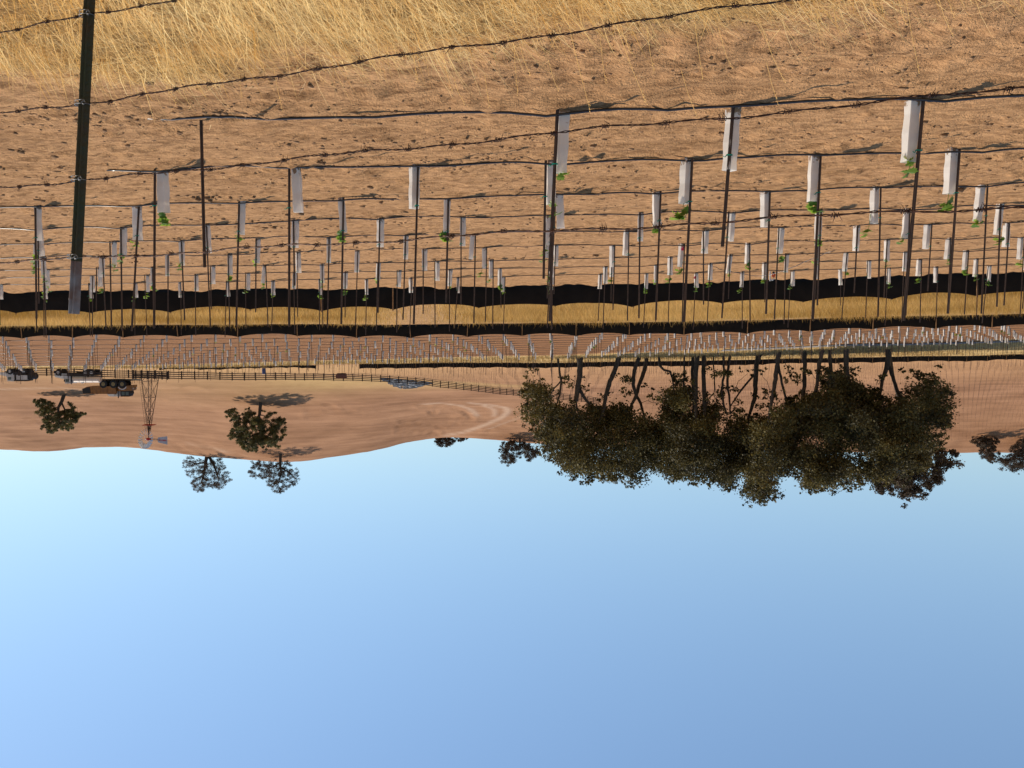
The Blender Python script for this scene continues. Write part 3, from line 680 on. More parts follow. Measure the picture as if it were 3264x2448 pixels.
tm = MB(); tm.tube([(0.021*math.cos(a), -0.004+0.018*math.sin(a), 0.002*math.sin(3*a)) for a in np.linspace(0, 2*math.pi*1.2, 18)], 0.0042, 5)
tm.tube([(0.02, -0.01, 0), (0.032, -0.02, 0.02), (0.045, -0.02, 0.012)], 0.004, 5)
TIE = me_of(tm, 'green_tie', M['tie'])
rb = MB(); rb.add([(-.02, -.062, .06), (.03, -.062, .06), (.035, -.075, .005), (-.012, -.07, -.05), (-.02, -.06, .0)], [(0, 1, 2, 3, 4)]); rb.add([(.03, -.062, .06), (.055, -.07, .03), (.03, -.075, .0)], [(0, 1, 2)])
RIBBON = me_of(rb, 'pink_ribbon', M['ribbon'])

ORD = 'first second third fourth fifth sixth seventh eighth ninth tenth eleventh twelfth thirteenth fourteenth fifteenth sixteenth seventeenth eighteenth nineteenth twentieth twenty-first twenty-second twenty-third twenty-fourth twenty-fifth twenty-sixth'.split()
SP, ROW0, ROWD = 1.38, 7.3, 2.55
def photo_xy(p):
    d = np.asarray(p, float)-CAM; w = d.dot(FW); return 1632-FPX*d.dot(RT)/w, 1224+FPX*d.dot(UP)/w
# (row, column) of vines with something of their own; column counts to the photo's right from the column that runs straight away
LEAF = {(1, 0): 6, (2, 1): 4, (2, 2): 2, (2, 3): 4, (2, -1): None, (2, -2): None, (2, 0): 1, (1, 1): None, (1, 2): 1, (3, -2): 2, (3, -1): 2, (3, -3): 0, (3, -4): 3, (3, -5): None, (3, 1): 0, (3, 2): None,
        (3, 3): 5, (3, 4): 3, (4, -5): 1, (4, -6): 1, (4, -4): None, (4, -1): None, (4, 1): None, (4, 2): None, (4, 3): 2, (4, 4): 3, (5, -4): 6, (5, -3): None, (5, -5): 1, (5, 1): None, (5, 2): None, (5, -6): 1}
def grapevine(row, n, label, group, rnd, full=True, far=False):
    X = -SP*n+rnd.gauss(0, 0.03); Y = ROW0+ROWD*(row-1)+rnd.gauss(0, 0.02); z = hm(X, Y)
    t = empty('grapevine', (X, Y, z)); tag(t, label, 'grapevine', group)
    short = rnd.random() < 0.22; h = rnd.choice([1.05, 1.22, 1.38]) if short else rnd.choice([1.50, 1.58, 1.66, 1.66])
    if row == 1: h = {0: 1.22, 1: 1.05, 2: 1.66}.get(n, h)
    if row == 2 and n in (1, 2, 3): h = 1.66
    s = link('stake', STAKES[h], t); s.rotation_euler = (rnd.gauss(0.0, 0.015), 0.022+rnd.gauss(0, 0.022)*(1.0), rnd.gauss(0, 0.5))
    if row == 1: s.rotation_euler = (0, {0: 0.045, 1: 0.06, 2: 0.055}.get(n, 0.03), 0.2)
    c = link('vine_carton', rnd.choice(CARTONS), t)
    off = rnd.choice([-0.055, -0.02, 0.0, 0.02, 0.045, 0.055]) if row > 1 else {0: -0.05, 1: -0.012, 2: 0.055}.get(n, 0)
    if row in (2, 3) and n >= 1: off = 0.052
    c.location = (off, 0.060, 0); c.rotation_euler = (rnd.gauss(0.0, 0.02), rnd.gauss(0.02, 0.035), rnd.gauss(-0.38 if n >= 0 else -0.1, 0.26))
    if row == 1: c.rotation_euler = (0, {0: 0.045, 1: 0.065, 2: 0.055}[n], {0: -0.1, 1: -0.55, 2: -0.28}[n])
    k = LEAF.get((row, n), 'r')
    if k == 'r': k = rnd.choice([0, 1, 2, 3, 5, 6, 7]) if rnd.random() < (0.62 if not far else 0.25) else None
    if k is not None:
        l = link('vine_shoot', SHOOTS[k], t); l.location = (off+0.012+rnd.uniform(-.03, .03), 0.055, 0.46); l.rotation_euler = (0, 0, rnd.uniform(-0.8, 0.8))
    if not far:
        q = link('green_tie', TIE, s); q.location = (0, 0, rnd.uniform(0.36, 0.44))
    if (row, n) == (6, 2): q = link('pink_ribbon', RIBBON, c); q.location = (0.0, 0, 0.07)
    if (row, n) == (9, 3): q = link('pink_ribbon', RIBBON, c); q.location = (0.08, 0.02, 0.12)
    return t, k, h
def in_view(x, m=60): return -m < x < 3264+m
rnd = random.Random(5)
near = []
for row in range(1, 10):
    Y = ROW0+ROWD*(row-1); lst = []
    for n in range(-22, 23):
        x = photo_xy((-SP*n, Y, hm(-SP*n, Y)))[0]
        if not in_view(x, 45): continue
        if row == 1 and n < 0: continue
        if row == 2 and n < -3: continue
        if (row, n) in ((9, 0), (8, 0)): pass
        lst.append(n)
    near.append((row, lst))
ROWN = ['front row', 'second row', 'third row', 'fourth row', 'fifth row', 'sixth row', 'seventh row', 'eighth row', 'ninth row, closest to the silt fence']
for row, lst in near:
    for i, n in enumerate(lst):
        t, k, h = grapevine(row, n, 'x', 'grapevines in white cartons in the nearest block', rnd)
        look = 'bare-topped' if k is None else ('leafy' if k in (1, 2, 3, 4, 5, 7) else 'barely leafing')
        if (row, n) in ((6, 2), (9, 3)): look = 'pink-ribboned '+look
        posn = 'leftmost' if i == 0 else ('rightmost' if i == len(lst)-1 else ORD[i]+' from the left')
        t['label'] = f'{look} white vine carton on a stake, {posn} in the {ROWN[row-1]}' if row < 9 else f'{look} white vine carton, {posn} in the row against the silt fence'
# end stake of the front row, without a carton
p = hit(640, 378); t = empty('end_stake', (p[0], ROW0, hm(p[0], ROW0))); tag(t, 'bare brown steel stake without a carton at the open end of the front row', 'stake')
s = link('stake', me_of(stake_mb(1.13, 0.028), 'stake', M['stake']), t); s.rotation_euler = (0, 0.0, 0.3)

# far block beyond the second silt fence: the nearest ones one by one, the rest as one mass
far = []
for row in range(19, 31):
    Y = ROW0+ROWD*(row-1)
    if Y > 80.5: continue
    for n in range(-70, 71):
        X = -SP*n; x = photo_xy((X, Y, H(X, Y)))[0]
        if not in_view(x, 20): continue
        if Y > 79 and not (0 < x < 1000): continue
        far.append((Y, row, n))
far.sort(); n_single = 300-sum(len(l) for _, l in near)
rnd = random.Random(8)
for Y, row, n in far[:n_single]:
    grapevine(row, n, f'white vine carton on a rusty stake in the {ORD[row-19]} row behind the golden grass bank', 'grapevines in white cartons in the far block', rnd, far=True)
mb_s, mb_c = MB(), MB()
def mass(rows, name, label, cat, group=None):
    Vs, Fs, mats = [], [], []; me = bpy.data.meshes.new(name); V, F, mi = [], [], []
    for Y, row, n in rows:
        X = -SP*n+rnd.gauss(0, 0.03); Yj = Y+rnd.gauss(0, 0.03); z = hm(X, Yj)
        for src, mt_i, rot in ((STAKES[rnd.choice([1.22, 1.5, 1.58, 1.66])], 0, (rnd.gauss(0, .015), 0.02+rnd.gauss(0, .02), 0)), (rnd.choice(CARTONS), 1, (rnd.gauss(0, .02), rnd.gauss(.02, .035), rnd.gauss(-.42, .28)))):
            from mathutils import Euler
            rm = Euler(rot).to_matrix(); o = len(V); off = Vector((X+(0 if mt_i == 0 else rnd.choice([-.05, 0, .05])), Yj+(0 if mt_i == 0 else .06), z))
            V += [tuple(rm @ v.co+off) for v in src.vertices]; F += [tuple(i+o for i in p.vertices) for p in src.polygons]; mi += [mt_i]*len(src.polygons)
    me.from_pydata(V, [], F); me.materials.append(M['stake']); me.materials.append(M['carton']); me.polygons.foreach_set('material_index', np.array(mi, dtype=np.int32))
    return tag(link(name, me), label, cat, group, 'stuff')
mass(far[n_single:], 'distant_grapevines', 'mass of tiny white vine cartons filling the back rows below the oaks', 'grapevines')

# drip hoses lying along the rows
def drip_hose(label, row, x0, x1, group, rad=0.0105):
    Y = ROW0+ROWD*(row-1); X0, X1 = ground(x0, Y)[0], ground(x1, Y)[0]; n = max(60, int(abs(X1-X0)/0.09)); n = min(n, 700)
    pts = []
    for k in range(n):
        X = X0+(X1-X0)*k/(n-1); u = X/SP-round(X/SP); lift = 0.012+0.03*math.exp(-(u/0.13)**2)*(0.6+0.6*math.sin(X*1.3+row))
        y = Y-0.055+0.02*math.sin(X*1.1+row*2)+0.012*math.sin(X*3.7+row)
        if row == 6 and False: pass
        pts.append((X, y, hm(X, y)+max(0.004, lift)))
    xs = np.array(pts)
    if n > 20:                                                                # hoses bridge small hollows
        z = xs[:, 2].copy()
        for _ in range(6): z[1:-1] = np.maximum(xs[1:-1, 2]-0.004, 0.5*(z[:-2]+z[2:]))
        xs[:, 2] = z
    mb = MB(); mb.tube(xs, rad, 6 if row < 15 else 4); o = mb.build('drip_hose', M['hose'], None, smooth=True)
    return tag(o, label, 'drip hose', group)
for row in range(1, 10):
    x0 = {1: 470, 2: 365}.get(row, -60)
    drip_hose(f'black drip hose on the soil along the {ROWN[row-1]} of the nearest block' if row < 9 else 'black drip hose on the soil along the row against the silt fence', row, x0, 3330, 'drip hoses along the vine rows')
for row in range(19, 30):
    drip_hose(f'thin black drip hose along the {ORD[row-19]} row behind the golden grass bank', row, -40, 3310, 'drip hoses along the vine rows', 0.011)
# loose hose arching over the soil in front of the first silt fence
a, b = hit(2235, 845), hit(2660, 800); mid1 = at(2480, 906, 24.5)
mb = MB(); pts = []
for k in range(40):
    u = k/39; p = (1-u)*a+u*b; p = p+np.array([0, 0, 0.0]); p[2] = hm(p[0], p[1])+0.02+0.42*math.sin(math.pi*u)**1.5; pts.append(p)
mb.tube(pts, 0.008, 6); tag(mb.build('loose_hose', M['hose'], None, True), 'loose black hose arching up off the soil near the first silt fence', 'drip hose')
# irrigation riser with white cap and orange top
p = hit(2455, 866); t = empty('irrigation_riser', p); tag(t, 'short white irrigation riser with an orange cap in front of the black fence', 'irrigation riser')
mb = MB(); mb.cyl((0, 0, -.05), (0, 0, .27), 0.02, 10); mb.tube([(0, 0, .22), (-.08, 0, .24), (-.12, 0, .2)], 0.018, 8); mb.build('pipe', M['white'], t)
mb = MB(); mb.tube([(-.10, 0, .05), (-.10, 0, .10), (-.10, 0, .15), (-.10, 0, .17)], [.05, .055, .04, .02], 10); mb.build('valve_cap', M['orange'], t)
mb = MB(); mb.tube([(-.10, 0, .0), (-.10, 0, .05)], [.035, .035], 10); mb.build('valve_body', M['dark'], t)
# a carton that has tipped over in the far block
p = hit(1940, 1106); o = link('fallen_carton', CARTONS[0]); o.location = (p[0], p[1], p[2]+0.30); o.rotation_euler = (0, 1.45, 0.2)
tag(o, 'white vine carton knocked flat and lying across its stake in the far block', 'vine carton')

# bare stakes of the newest block, between the far silt fence and the board fence
bare = []
for k in range(0, 60):
    Y = 139+k*2.55
    for n in range(-120, 121):
        X = -SP*1.6*n+rnd.gauss(0, 0.08); x = photo_xy((X, Y, H(X, Y)))[0]
        if not in_view(x, 10): continue
        lim = np.interp(x, [1250, 1420, 1600, 1760, 2000, 2400, 2900, 3264], [143, 186, 210, 222, 262, 285, 292, 292])
        if x < 1260 or Y > lim: continue
        bare.append((Y, X, n))
bare.sort()
bs = MB()
BARE = [me_of((lambda m: (m.tube([(0, 0, -.1), (0, 0, h)], 0.013, 5), m)[1])(MB()), 'bare_stake', M['stake']) for h in (1.4, 1.55, 1.65)]
for Y, X, n in bare[:300]:
    o = link('bare_stake', rnd.choice(BARE)); o.location = (X, Y, hm(X, Y)); o.rotation_euler = (rnd.gauss(0, .02), rnd.gauss(.015, .02), 0)
    tag(o, 'thin bare brown stake standing in the empty soil block behind the far silt fence', 'stake', 'bare stakes of the unplanted block')
V = []; F = []
for Y, X, n in bare[300:]:
    h = rnd.choice((1.4, 1.55, 1.65)); z = hm(X, Y); o = len(V); lx = rnd.gauss(.015, .02)*h
    for zz, dx in ((-.1, 0), (h, lx)):
        for k in range(4): V.append((X+dx+.013*math.cos(k*math.pi/2), Y+.013*math.sin(k*math.pi/2), z+zz))
    F += [(o+k, o+(k+1) % 4, o+4+(k+1) % 4, o+4+k) for k in range(4)]
tag(mesh_np('distant_stakes', np.array(V), np.array(F), M['stake']), 'rows of hair-thin bare stakes running up the bare hillside behind the oaks', 'stakes', kind='stuff')

# ------------------------------------------------------------------ trees
def leaf_cloud(centres, radii, n_each, size, name, mt, parent, squash=0.8):
    radii = np.array(radii); cnt = np.maximum(8, n_each*(radii/np.max(radii))**1.5).astype(int)
    C = np.repeat(np.array(centres), cnt, 0); Rr = np.repeat(radii, cnt); n = len(C)
    d = rng.normal(size=(n, 3)); d /= np.linalg.norm(d, axis=1)[:, None]
    rad = Rr*(0.25+0.85*rng.random(n)**0.7)*np.exp(rng.normal(0, 0.18, n))
    # small sub-clusters make the outline ragged
    sub = rng.normal(size=(n//9+1, 3)); sub /= np.linalg.norm(sub, axis=1)[:, None]; sub = np.repeat(sub, 9, 0)[:n]
    d = np.where((rng.random(n) < 0.72)[:, None], sub+0.30*d, d); d /= np.linalg.norm(d, axis=1)[:, None]
    P = C+d*rad[:, None]*np.array([1.05, 1.0, squash]); s = size*(0.55+0.9*rng.random(n))
    u = rng.normal(size=(n, 3)); u /= np.linalg.norm(u, axis=1)[:, None]; w = rng.normal(size=(n, 3)); w -= u*(u*w).sum(1)[:, None]; w /= np.linalg.norm(w, axis=1)[:, None]
    a = s[:, None]*u; b = (s*0.62)[:, None]*w
    V = np.stack([P-a*0.5, P-b*0.5+0.1*a, P+a*0.5, P+b*0.5+0.1*a], 1).reshape(-1, 3); F = np.arange(4*n).reshape(-1, 4)
    ct = np.repeat(rng.random(len(centres)), cnt); tint = np.clip(0.95*ct-0.05+rng.normal(0, 0.16, n), 0, 1)
    return mesh_np(name, V, F, mt, parent, attrs={'tint': np.repeat(tint, 4)})
def limb(mb, a, b, r0, r1, wob, rn, n=5):
    a, b = np.array(a, float), np.array(b, float); pts = []
    for k in range(n+1):
        u = k/n; p = a*(1-u)+b*u; w = wob*math.sin(math.pi*u); pts.append(p+np.array([rn.uniform(-w, w), rn.uniform(-w, w), rn.uniform(-w, w)*0.6]))
    mb.tube(pts, [r0*(1-k/n)+r1*k/n for k in range(n+1)], 6, caps=True); return pts

GROVE = [(1679,1200),(1666,1236),(1676,1275),(1660,1327),(1682,1350),(1702,1386),(1705,1422),(1738,1467),(1777,1474),(1783,1490),(1812,1503),(1822,1526),(1868,1549),(1894,1536),(1933,1534),(1975,1529),(1985,1549),(2031,1552),(2034,1526),(2070,1510),(2096,1506),(2128,1529),(2193,1539),(2242,1545),(2285,1532),(2288,1562),(2352,1571),(2358,1595),(2403,1613),(2437,1595),(2472,1595),(2475,1568),(2475,1523),(2513,1530),(2547,1520),(2554,1547),(2609,1571),(2644,1565),(2685,1575),(2726,1558),(2730,1537),(2781,1545),(2860,1540),(2930,1500),(2975,1450),(3004,1417),(3025,1389),(3032,1334),(3039,1276),(3028,1224),(2980,1193),(2932,1207),(2905,1238),(2875,1262),(2860,1272),(2800,1258),(2780,1235),(2740,1245),(2715,1200),(2685,1185),(2640,1180),(2610,1210),(2600,1245),(2570,1268),(2500,1275),(2450,1320),(2400,1315),(2330,1320),(2300,1310),(2260,1262),(2200,1225),(2160,1215),(2130,1240),(2100,1262),(2110,1290),(2130,1310),(2100,1335),(2060,1325),(2010,1300),(1975,1285),(1900,1295),(1860,1290),(1830,1300),(1790,1300),(1760,1270),(1740,1235),(1710,1220)]
SPRIGS = [(1690, 1190, .5), (1730, 1265, .7), (1815, 1205, .9), (1865, 1240, .6), (1920, 1260, .7), (1990, 1215, .8), (2000, 1250, .5), (2060, 1230, .5), (2150, 1215, .8), (2175, 1195, .7), (2080, 1270, .5), (2290, 1190, .8), (2335, 1240, .9), (2280, 1270, .8), (2385, 1190, .6), (2430, 1180, .4), (2440, 1250, .6), (2475, 1250, .5), (2535, 1195, .8), (2585, 1185, .6), (2550, 1262, .6), (2630, 1180, .8), (2675, 1190, .9), (2715, 1190, .6), (2790, 1235, .6), (2815, 1200, .4), (2895, 1185, .5), (2925, 1200, .7), (2980, 1200, .9), (2350, 1300, .9), (2420, 1290, .9), (2500, 1300, .9), (2120, 1290, 1.0), (1760, 1240, .6)]
TREES = [  # trunk polylines in the photo, width there, look
 ([[(1778,1140,7),(1783,1180,7),(1789,1220,7),(1783,1260,6),(1770,1300,4)],[(1787,1215,5),(1765,1240,4),(1752,1262,3)]], 'thin crooked oak with a side branch, at the left end of the grove'),
 ([[(1848,1138,21),(1848,1165,18),(1847,1200,17),(1842,1235,17),(1836,1280,15)],[(1843,1235,13),(1858,1262,11),(1880,1290,8)]], 'sturdy straight oak forking high, second trunk from the left of the grove'),
 ([[(1974,1138,17),(1960,1180,15),(1945,1215,15),(1932,1260,13),(1925,1300,11),(1908,1350,8)]], 'thick oak trunk leaning far to the left, standing clear of its neighbours'),
 ([[(2037,1138,13),(2022,1180,12),(2018,1225,11),(2028,1260,11),(2010,1300,8)]], 'oak whose trunk bends left then crosses its neighbour in an X'),
 ([[(2062,1140,13),(2055,1180,13),(2040,1220,12),(2028,1260,11),(2042,1285,9),(2056,1335,6)]], 'straight oak trunk leaning left and crossing its bent neighbour in an X'),
 ([[(2100,1138,8),(2102,1165,8),(2118,1180,7),(2137,1184,7),(2145,1215,5),(2150,1250,4)]], 'thin oak with a sharp zigzag kink low in its trunk'),
 ([[(2182,1135,6),(2180,1190,6),(2178,1240,5)]], 'slim upright oak just right of the kinked one'),
 ([[(2208,1135,9),(2206,1200,9),(2210,1260,8),(2210,1330,6)]], 'medium oak trunk tucked against a thicker paler trunk'),
 ([[(2223,1133,16),(2217,1200,15),(2217,1290,12),(2220,1350,8)]], 'thick greyish oak trunk in a tight pair'),
 ([[(2244,1133,14),(2243,1200,14),(2246,1290,13),(2248,1340,9)]], 'dark very straight oak trunk right of the tight pair'),
 ([[(2274,1132,5),(2275,1180,4),(2278,1210,4),(2276,1250,3)]], 'thinnest oak sapling in the middle of the grove'),
 ([[(2306,1132,8),(2308,1200,7),(2300,1240,7),(2306,1290,7),(2316,1320,5)]], 'wavy thin oak, left one of two side by side in mid grove'),
 ([[(2326,1132,8),(2320,1180,8),(2318,1225,8),(2325,1270,7),(2328,1320,5)]], 'slightly curved thin oak, right one of two side by side'),
 ([[(2420,1130,20),(2411,1160,15),(2408,1230,15),(2405,1270,13),(2385,1335,8)],[(2404,1195,7),(2365,1240,6),(2330,1292,4)]], 'stout oak with a long thin branch reaching up to the left'),
 ([[(2482,1122,15),(2477,1170,14),(2470,1220,13),(2460,1280,11),(2448,1345,7)],[(2479,1155,9),(2492,1220,8),(2508,1280,7),(2520,1335,5)]], 'oak split into a narrow V from low on its trunk'),
 ([[(2564,1120,14),(2566,1160,13),(2564,1220,12),(2560,1270,11),(2545,1310,8)]], 'single upright oak between the V-shaped oak and a group of three'),
 ([[(2622,1115,14),(2612,1160,13),(2606,1210,11),(2598,1250,9)]], 'oak leaning left, first of the group of three'),
 ([[(2645,1115,12),(2648,1180,12),(2645,1240,11),(2645,1310,8)]], 'upright oak in the middle of the group of three'),
 ([[(2698,1112,17),(2698,1170,16),(2696,1220,11),(2692,1280,8)],[(2699,1185,11),(2712,1225,10),(2722,1262,7)]], 'thick oak forking at mid height, last of the group of three'),
 ([[(2831,1112,18),(2829,1162,16),(2813,1210,11),(2803,1270,8)],[(2830,1160,12),(2845,1200,11),(2860,1245,10),(2893,1300,7)]], 'thick oak forking into a wide Y at the right end of the grove'),
]
def inside(x, y, poly):
    c = False; j = len(poly)-1
    for i in range(len(poly)):
        xi, yi = poly[i]; xj, yj = poly[j]
        if (yi > y) != (yj > y) and x < (xj-xi)*(y-yi)/(yj-yi)+xi: c = not c
        j = i
    return c
def grove():
    rn = random.Random(21); bases = []
    for paths, lab in TREES:
        p = hit(paths[0][0][0], paths[0][0][1], 82); bases.append(p if p is not None else ground(paths[0][0][0], 100))
    clumps = [[] for _ in TREES]; heads = []
    for paths, lab in TREES: heads.append(np.mean([p[-1][0] for p in paths]))
    weight = [1.0 if p[0][0][2] > 9 else 0.45 for p, _ in TREES]
    pts = []; tries = 0
    while len(pts) < 640 and tries < 60000:
        tries += 1; x = rn.uniform(1640, 3050); y = rn.uniform(1170, 1620)
        if not inside(x, y, GROVE): continue
        m = 24
        edge = sum(inside(x+dx, y+dy, GROVE) for dx, dy in ((m, 0), (-m, 0), (0, m), (0, -m)))
        rad = 1.15 if edge == 4 else (0.62 if edge >= 3 else 0.42)
        if edge < 3 and rn.random() < 0.4: continue
        if any(abs(x-a[0]) < (20 if edge == 4 else 13) and abs(y-a[1]) < (20 if edge == 4 else 13) for a in pts[-70:]): continue
        pts.append((x, y, rad))
    pts += [(x, y, -r) for x, y, r in SPRIGS]
    for x, y, rad in pts:
        best = min(range(len(TREES)), key=lambda i: abs(x-heads[i])/weight[i]+rn.uniform(0, 35))
        Y = bases[best][1]+(rn.uniform(-3.6, 4.2)*(1 if rad > 0 else 0.5) if rn.random() < 0.62 or rad < 0.7 else rn.uniform(4, 11))
        clumps[best].append((at(x, y, Y), abs(rad)*rn.uniform(0.85, 1.2), rad < 0))
    for i, (paths, lab) in enumerate(TREES):
        b = bases[i]; root = empty('oak_tree', (b[0], b[1], b[2])); o0 = np.array(root.location)
        tag(root, lab, 'oak tree', 'oaks of the dark grove')
        mb = MB(); tops = []
        for k, path in enumerate(paths):
            P = []; rs = []
            for j, (x, y, w) in enumerate(path):
                p = at(x, y, b[1]+0.25*j*(1 if k else -0.5)+0.1); P.append(p-o0); rs.append(w/2*b[1]/FPX)
            if k == 0:
                P = [P[0]-np.array([0, 0, 0.35])]+P; rs = [rs[0]*1.35]+rs
            # denser path with slight wander
            PP, RR = [], []
            for j in range(len(P)-1):
                for s in range(4):
                    u = s/4; PP.append(P[j]*(1-u)+P[j+1]*u+np.array([rn.gauss(0, .02), rn.gauss(0, .02), 0])); RR.append((rs[j]*(1-u)+rs[j+1]*u)*rn.uniform(.93, 1.07))
            PP.append(P[-1]); RR.append(rs[-1]); mb.tube(PP, RR, 9); tops.append((P[-1], rs[-1])); 
            if len(P) > 3: tops.append((P[-2], rs[-2]*0.7))
        for c, r, sprig in clumps[i]:
            t, tr = min(tops, key=lambda q: np.linalg.norm(q[0]-(c-o0))*rn.uniform(.8, 1.3))
            if sprig: t = min([q for q, _ in tops]+[np.array(P[len(P)//2])], key=lambda q: np.linalg.norm(q-(c-o0)))
            pts_ = limb(mb, t, c-o0, min(0.09, tr*0.6) if not sprig else 0.03, 0.015, 0.35, rn)
            tops.append((pts_[3], 0.05))
        mb.build('trunk', M['bark'], root, smooth=True)
        cs = [c-o0 for c, r, s in clumps[i] if not s]; rr = [r for c, r, s in clumps[i] if not s]
        sc_ = [c-o0 for c, r, s in clumps[i] if s]; sr = [r for c, r, s in clumps[i] if s]
        allc, allr = cs, rr
        if not allc: allc, allr = [np.array([0, 0, 6.0])], [0.8]
        big = [k for k in range(len(allc)) if allr[k] > 0.75]; small = [k for k in range(len(allc)) if allr[k] <= 0.75]
        C2, R2 = [], []
        for k in big: C2 += [allc[k]]*2; R2 += [allr[k]]*2
        def burst(c, rad, m):
            for _ in range(m): C2.append(c+np.array([rn.gauss(0, .62), rn.gauss(0, .5), rn.gauss(0, .5)])*rad); R2.append(rad*rn.uniform(.3, .6))
        for k in small: burst(allc[k], allr[k], 4)
        for k in range(len(sc_)): burst(sc_[k], sr[k], 5)
        leaf_cloud(C2, R2, 290, 0.225, 'crown', M['oak'], root)
grove()

def poly_oak(label, paths, poly, Y=None, n=60, rpx=11, leafmat='oakbrown', lsize=0.26, n_each=300, seed=1, group='lone oaks on the bare hill', wood=1.0, twigs=0):
    """an oak whose crown keeps the outline measured in the photo, filled out in depth"""
    rn = random.Random(seed); bx, by = paths[0][0][:2]
    p = hit(bx, by, 140.0, 330) if Y is None else ground(bx, Y, by)
    if p is None: p = ground(bx, 306, by)
    root = empty('oak_tree', p); tag(root, label, 'oak tree', group); o0 = np.array(root.location); Yb = p[1]; sc = Yb/FPX
    mb = MB(); tops = []
    for k, path in enumerate(paths):
        P = [at(x, y, Yb+0.5*j*(1 if k else -0.6))-o0 for j, (x, y, w) in enumerate(path)]; rs = [w/2*sc*wood for x, y, w in path]
        if k == 0: P = [np.array([P[0][0], P[0][1], min(P[0][2], 0)-0.5])]+P; rs = [rs[0]*1.4]+rs
        mb.tube(P, rs, 8); tops += [(q, r_) for q, r_ in zip(P[2:] if k == 0 else P[1:], rs[2:] if k == 0 else rs[1:])]
    xs = [q[0] for q in poly]; ys = [q[1] for q in poly]; cx = (min(xs)+max(xs))/2; hw = (max(xs)-min(xs))/2; pts = []; t = 0
    while len(pts) < n and t < 20000:
        t += 1; x, y = rn.uniform(min(xs), max(xs)), rn.uniform(min(ys), max(ys)); q = rpx*0.55
        if not inside(x, y, poly): continue
        e = sum(inside(x+dx, y+dy, poly) for dx, dy in ((q, 0), (-q, 0), (0, q), (0, -q)))
        if e < 3 and rn.random() < 0.5: continue
        if any(math.hypot(x-a[0], y-a[1]) < rpx*0.8 for a in pts[-40:]): continue
        pts.append((x, y, rpx*sc*(1.0 if e == 4 else 0.6)))
    C, Rr = [], []
    for x, y, r_ in sorted(pts, key=lambda q: abs(q[0]-cx)):
        dep = rn.uniform(-1, 1)*hw*sc*0.75*max(0.15, 1-((x-cx)/hw)**2)**0.5; c = at(x, y, Yb+dep)-o0
        tq, tr = min(tops, key=lambda q: np.linalg.norm(q[0]-c)); pl = limb(mb, tq, c, max(0.03, tr*0.5), 0.02*wood, 0.05*hw*sc, rn, 4); tops.append((np.array(pl[2]), tr*0.42))
        for _ in range(twigs):
            d = np.array([rn.gauss(0, 1), rn.gauss(0, 1), rn.gauss(0, 1)]); limb(mb, c, c+d/np.linalg.norm(d)*r_*1.2, 0.03, 0.014, 0.03, rn, 2)
        for _ in range(2 if r_ > rpx*sc*0.8 else 3):
            C.append(c+np.array([rn.gauss(0, .75), rn.gauss(0, .75), rn.gauss(0, .55)])*r_); Rr.append(r_*rn.uniform(.5, 1.05))
    mb.build('trunk', M['bark'], root, smooth=True); leaf_cloud(C, Rr, n_each, lsize, 'crown', M[leafmat], root)
poly_oak('dark green oak with a leaning trunk low on the hill, above the dump truck', [[(204,1258,13),(197,1279,11),(186,1299,9),(185,1326,6)],[(197,1285,6),(206,1305,5),(205,1335,4)],[(205,1305,4),(228,1304,3),(245,1298,2)]],
  [(110,1279),(136,1273),(162,1281),(176,1299),(192,1312),(222,1284),(236,1281),(246,1299),(225,1310),(272,1305),(269,1322),(249,1339),(231,1351),(231,1362),(214,1373),(200,1368),(182,1365),(171,1383),(153,1380),(139,1362),(121,1339),(127,1316),(116,1296)], n=110, rpx=8.5, leafmat='oakhill', n_each=330, lsize=0.23, seed=3)
poly_oak('big round oak with a wide shadow in the middle of the bare hillside', [[(831,1283,12),(827,1322,10),(816,1346,8),(804,1371,6)],[(826,1325,7),(835,1355,6),(838,1390,4)],[(812,1350,5),(785,1345,4),(766,1335,3)]],
  [(710,1298),(724,1305),(753,1310),(768,1329),(775,1315),(787,1303),(809,1305),(818,1325),(838,1318),(846,1303),(860,1317),(880,1315),(885,1332),(909,1342),(912,1361),(904,1386),(892,1407),(872,1425),(853,1429),(831,1425),(819,1437),(794,1439),(772,1427),(753,1407),(738,1388),(731,1376),(745,1366),(736,1346),(726,1325)], n=175, rpx=9, leafmat='oakhill', n_each=330, lsize=0.23, seed=5)
poly_oak('sparse twiggy oak on the ridge with its shadow on the slope', [[(894,1449,10),(893,1481,8),(896,1508,6),(888,1540,4)],[(892,1474,6),(872,1488,5),(845,1496,3)],[(895,1490,5),(920,1505,4),(935,1520,3)]],
  [(792,1493),(806,1473),(826,1464),(853,1471),(877,1466),(907,1469),(933,1481),(948,1503),(951,1527),(941,1547),(921,1559),(887,1571),(863,1564),(855,1542),(858,1525),(841,1530),(824,1520),(804,1520),(792,1508)], n=150, rpx=7.5, lsize=0.18, n_each=190, seed=8, twigs=3)
poly_oak('sparse oak with two main limbs standing against the sky on the ridge', [[(661,1448,14),(656,1470,11),(653,1490,9),(650,1512,7),(641,1540,4)],[(664,1452,10),(680,1478,8),(689,1503,6),(697,1530,4)],[(652,1475,6),(625,1478,4),(603,1470,3)],[(650,1515,4),(625,1525,3)]],
  [(582,1464),(597,1455),(623,1459),(640,1466),(653,1470),(668,1470),(677,1461),(716,1464),(726,1473),(716,1493),(738,1525),(721,1542),(714,1554),(694,1559),(677,1547),(675,1554),(650,1569),(628,1564),(614,1552),(609,1534),(597,1515),(599,1498),(584,1483)], Y=311, n=160, rpx=8, lsize=0.18, n_each=190, seed=11, twigs=3)
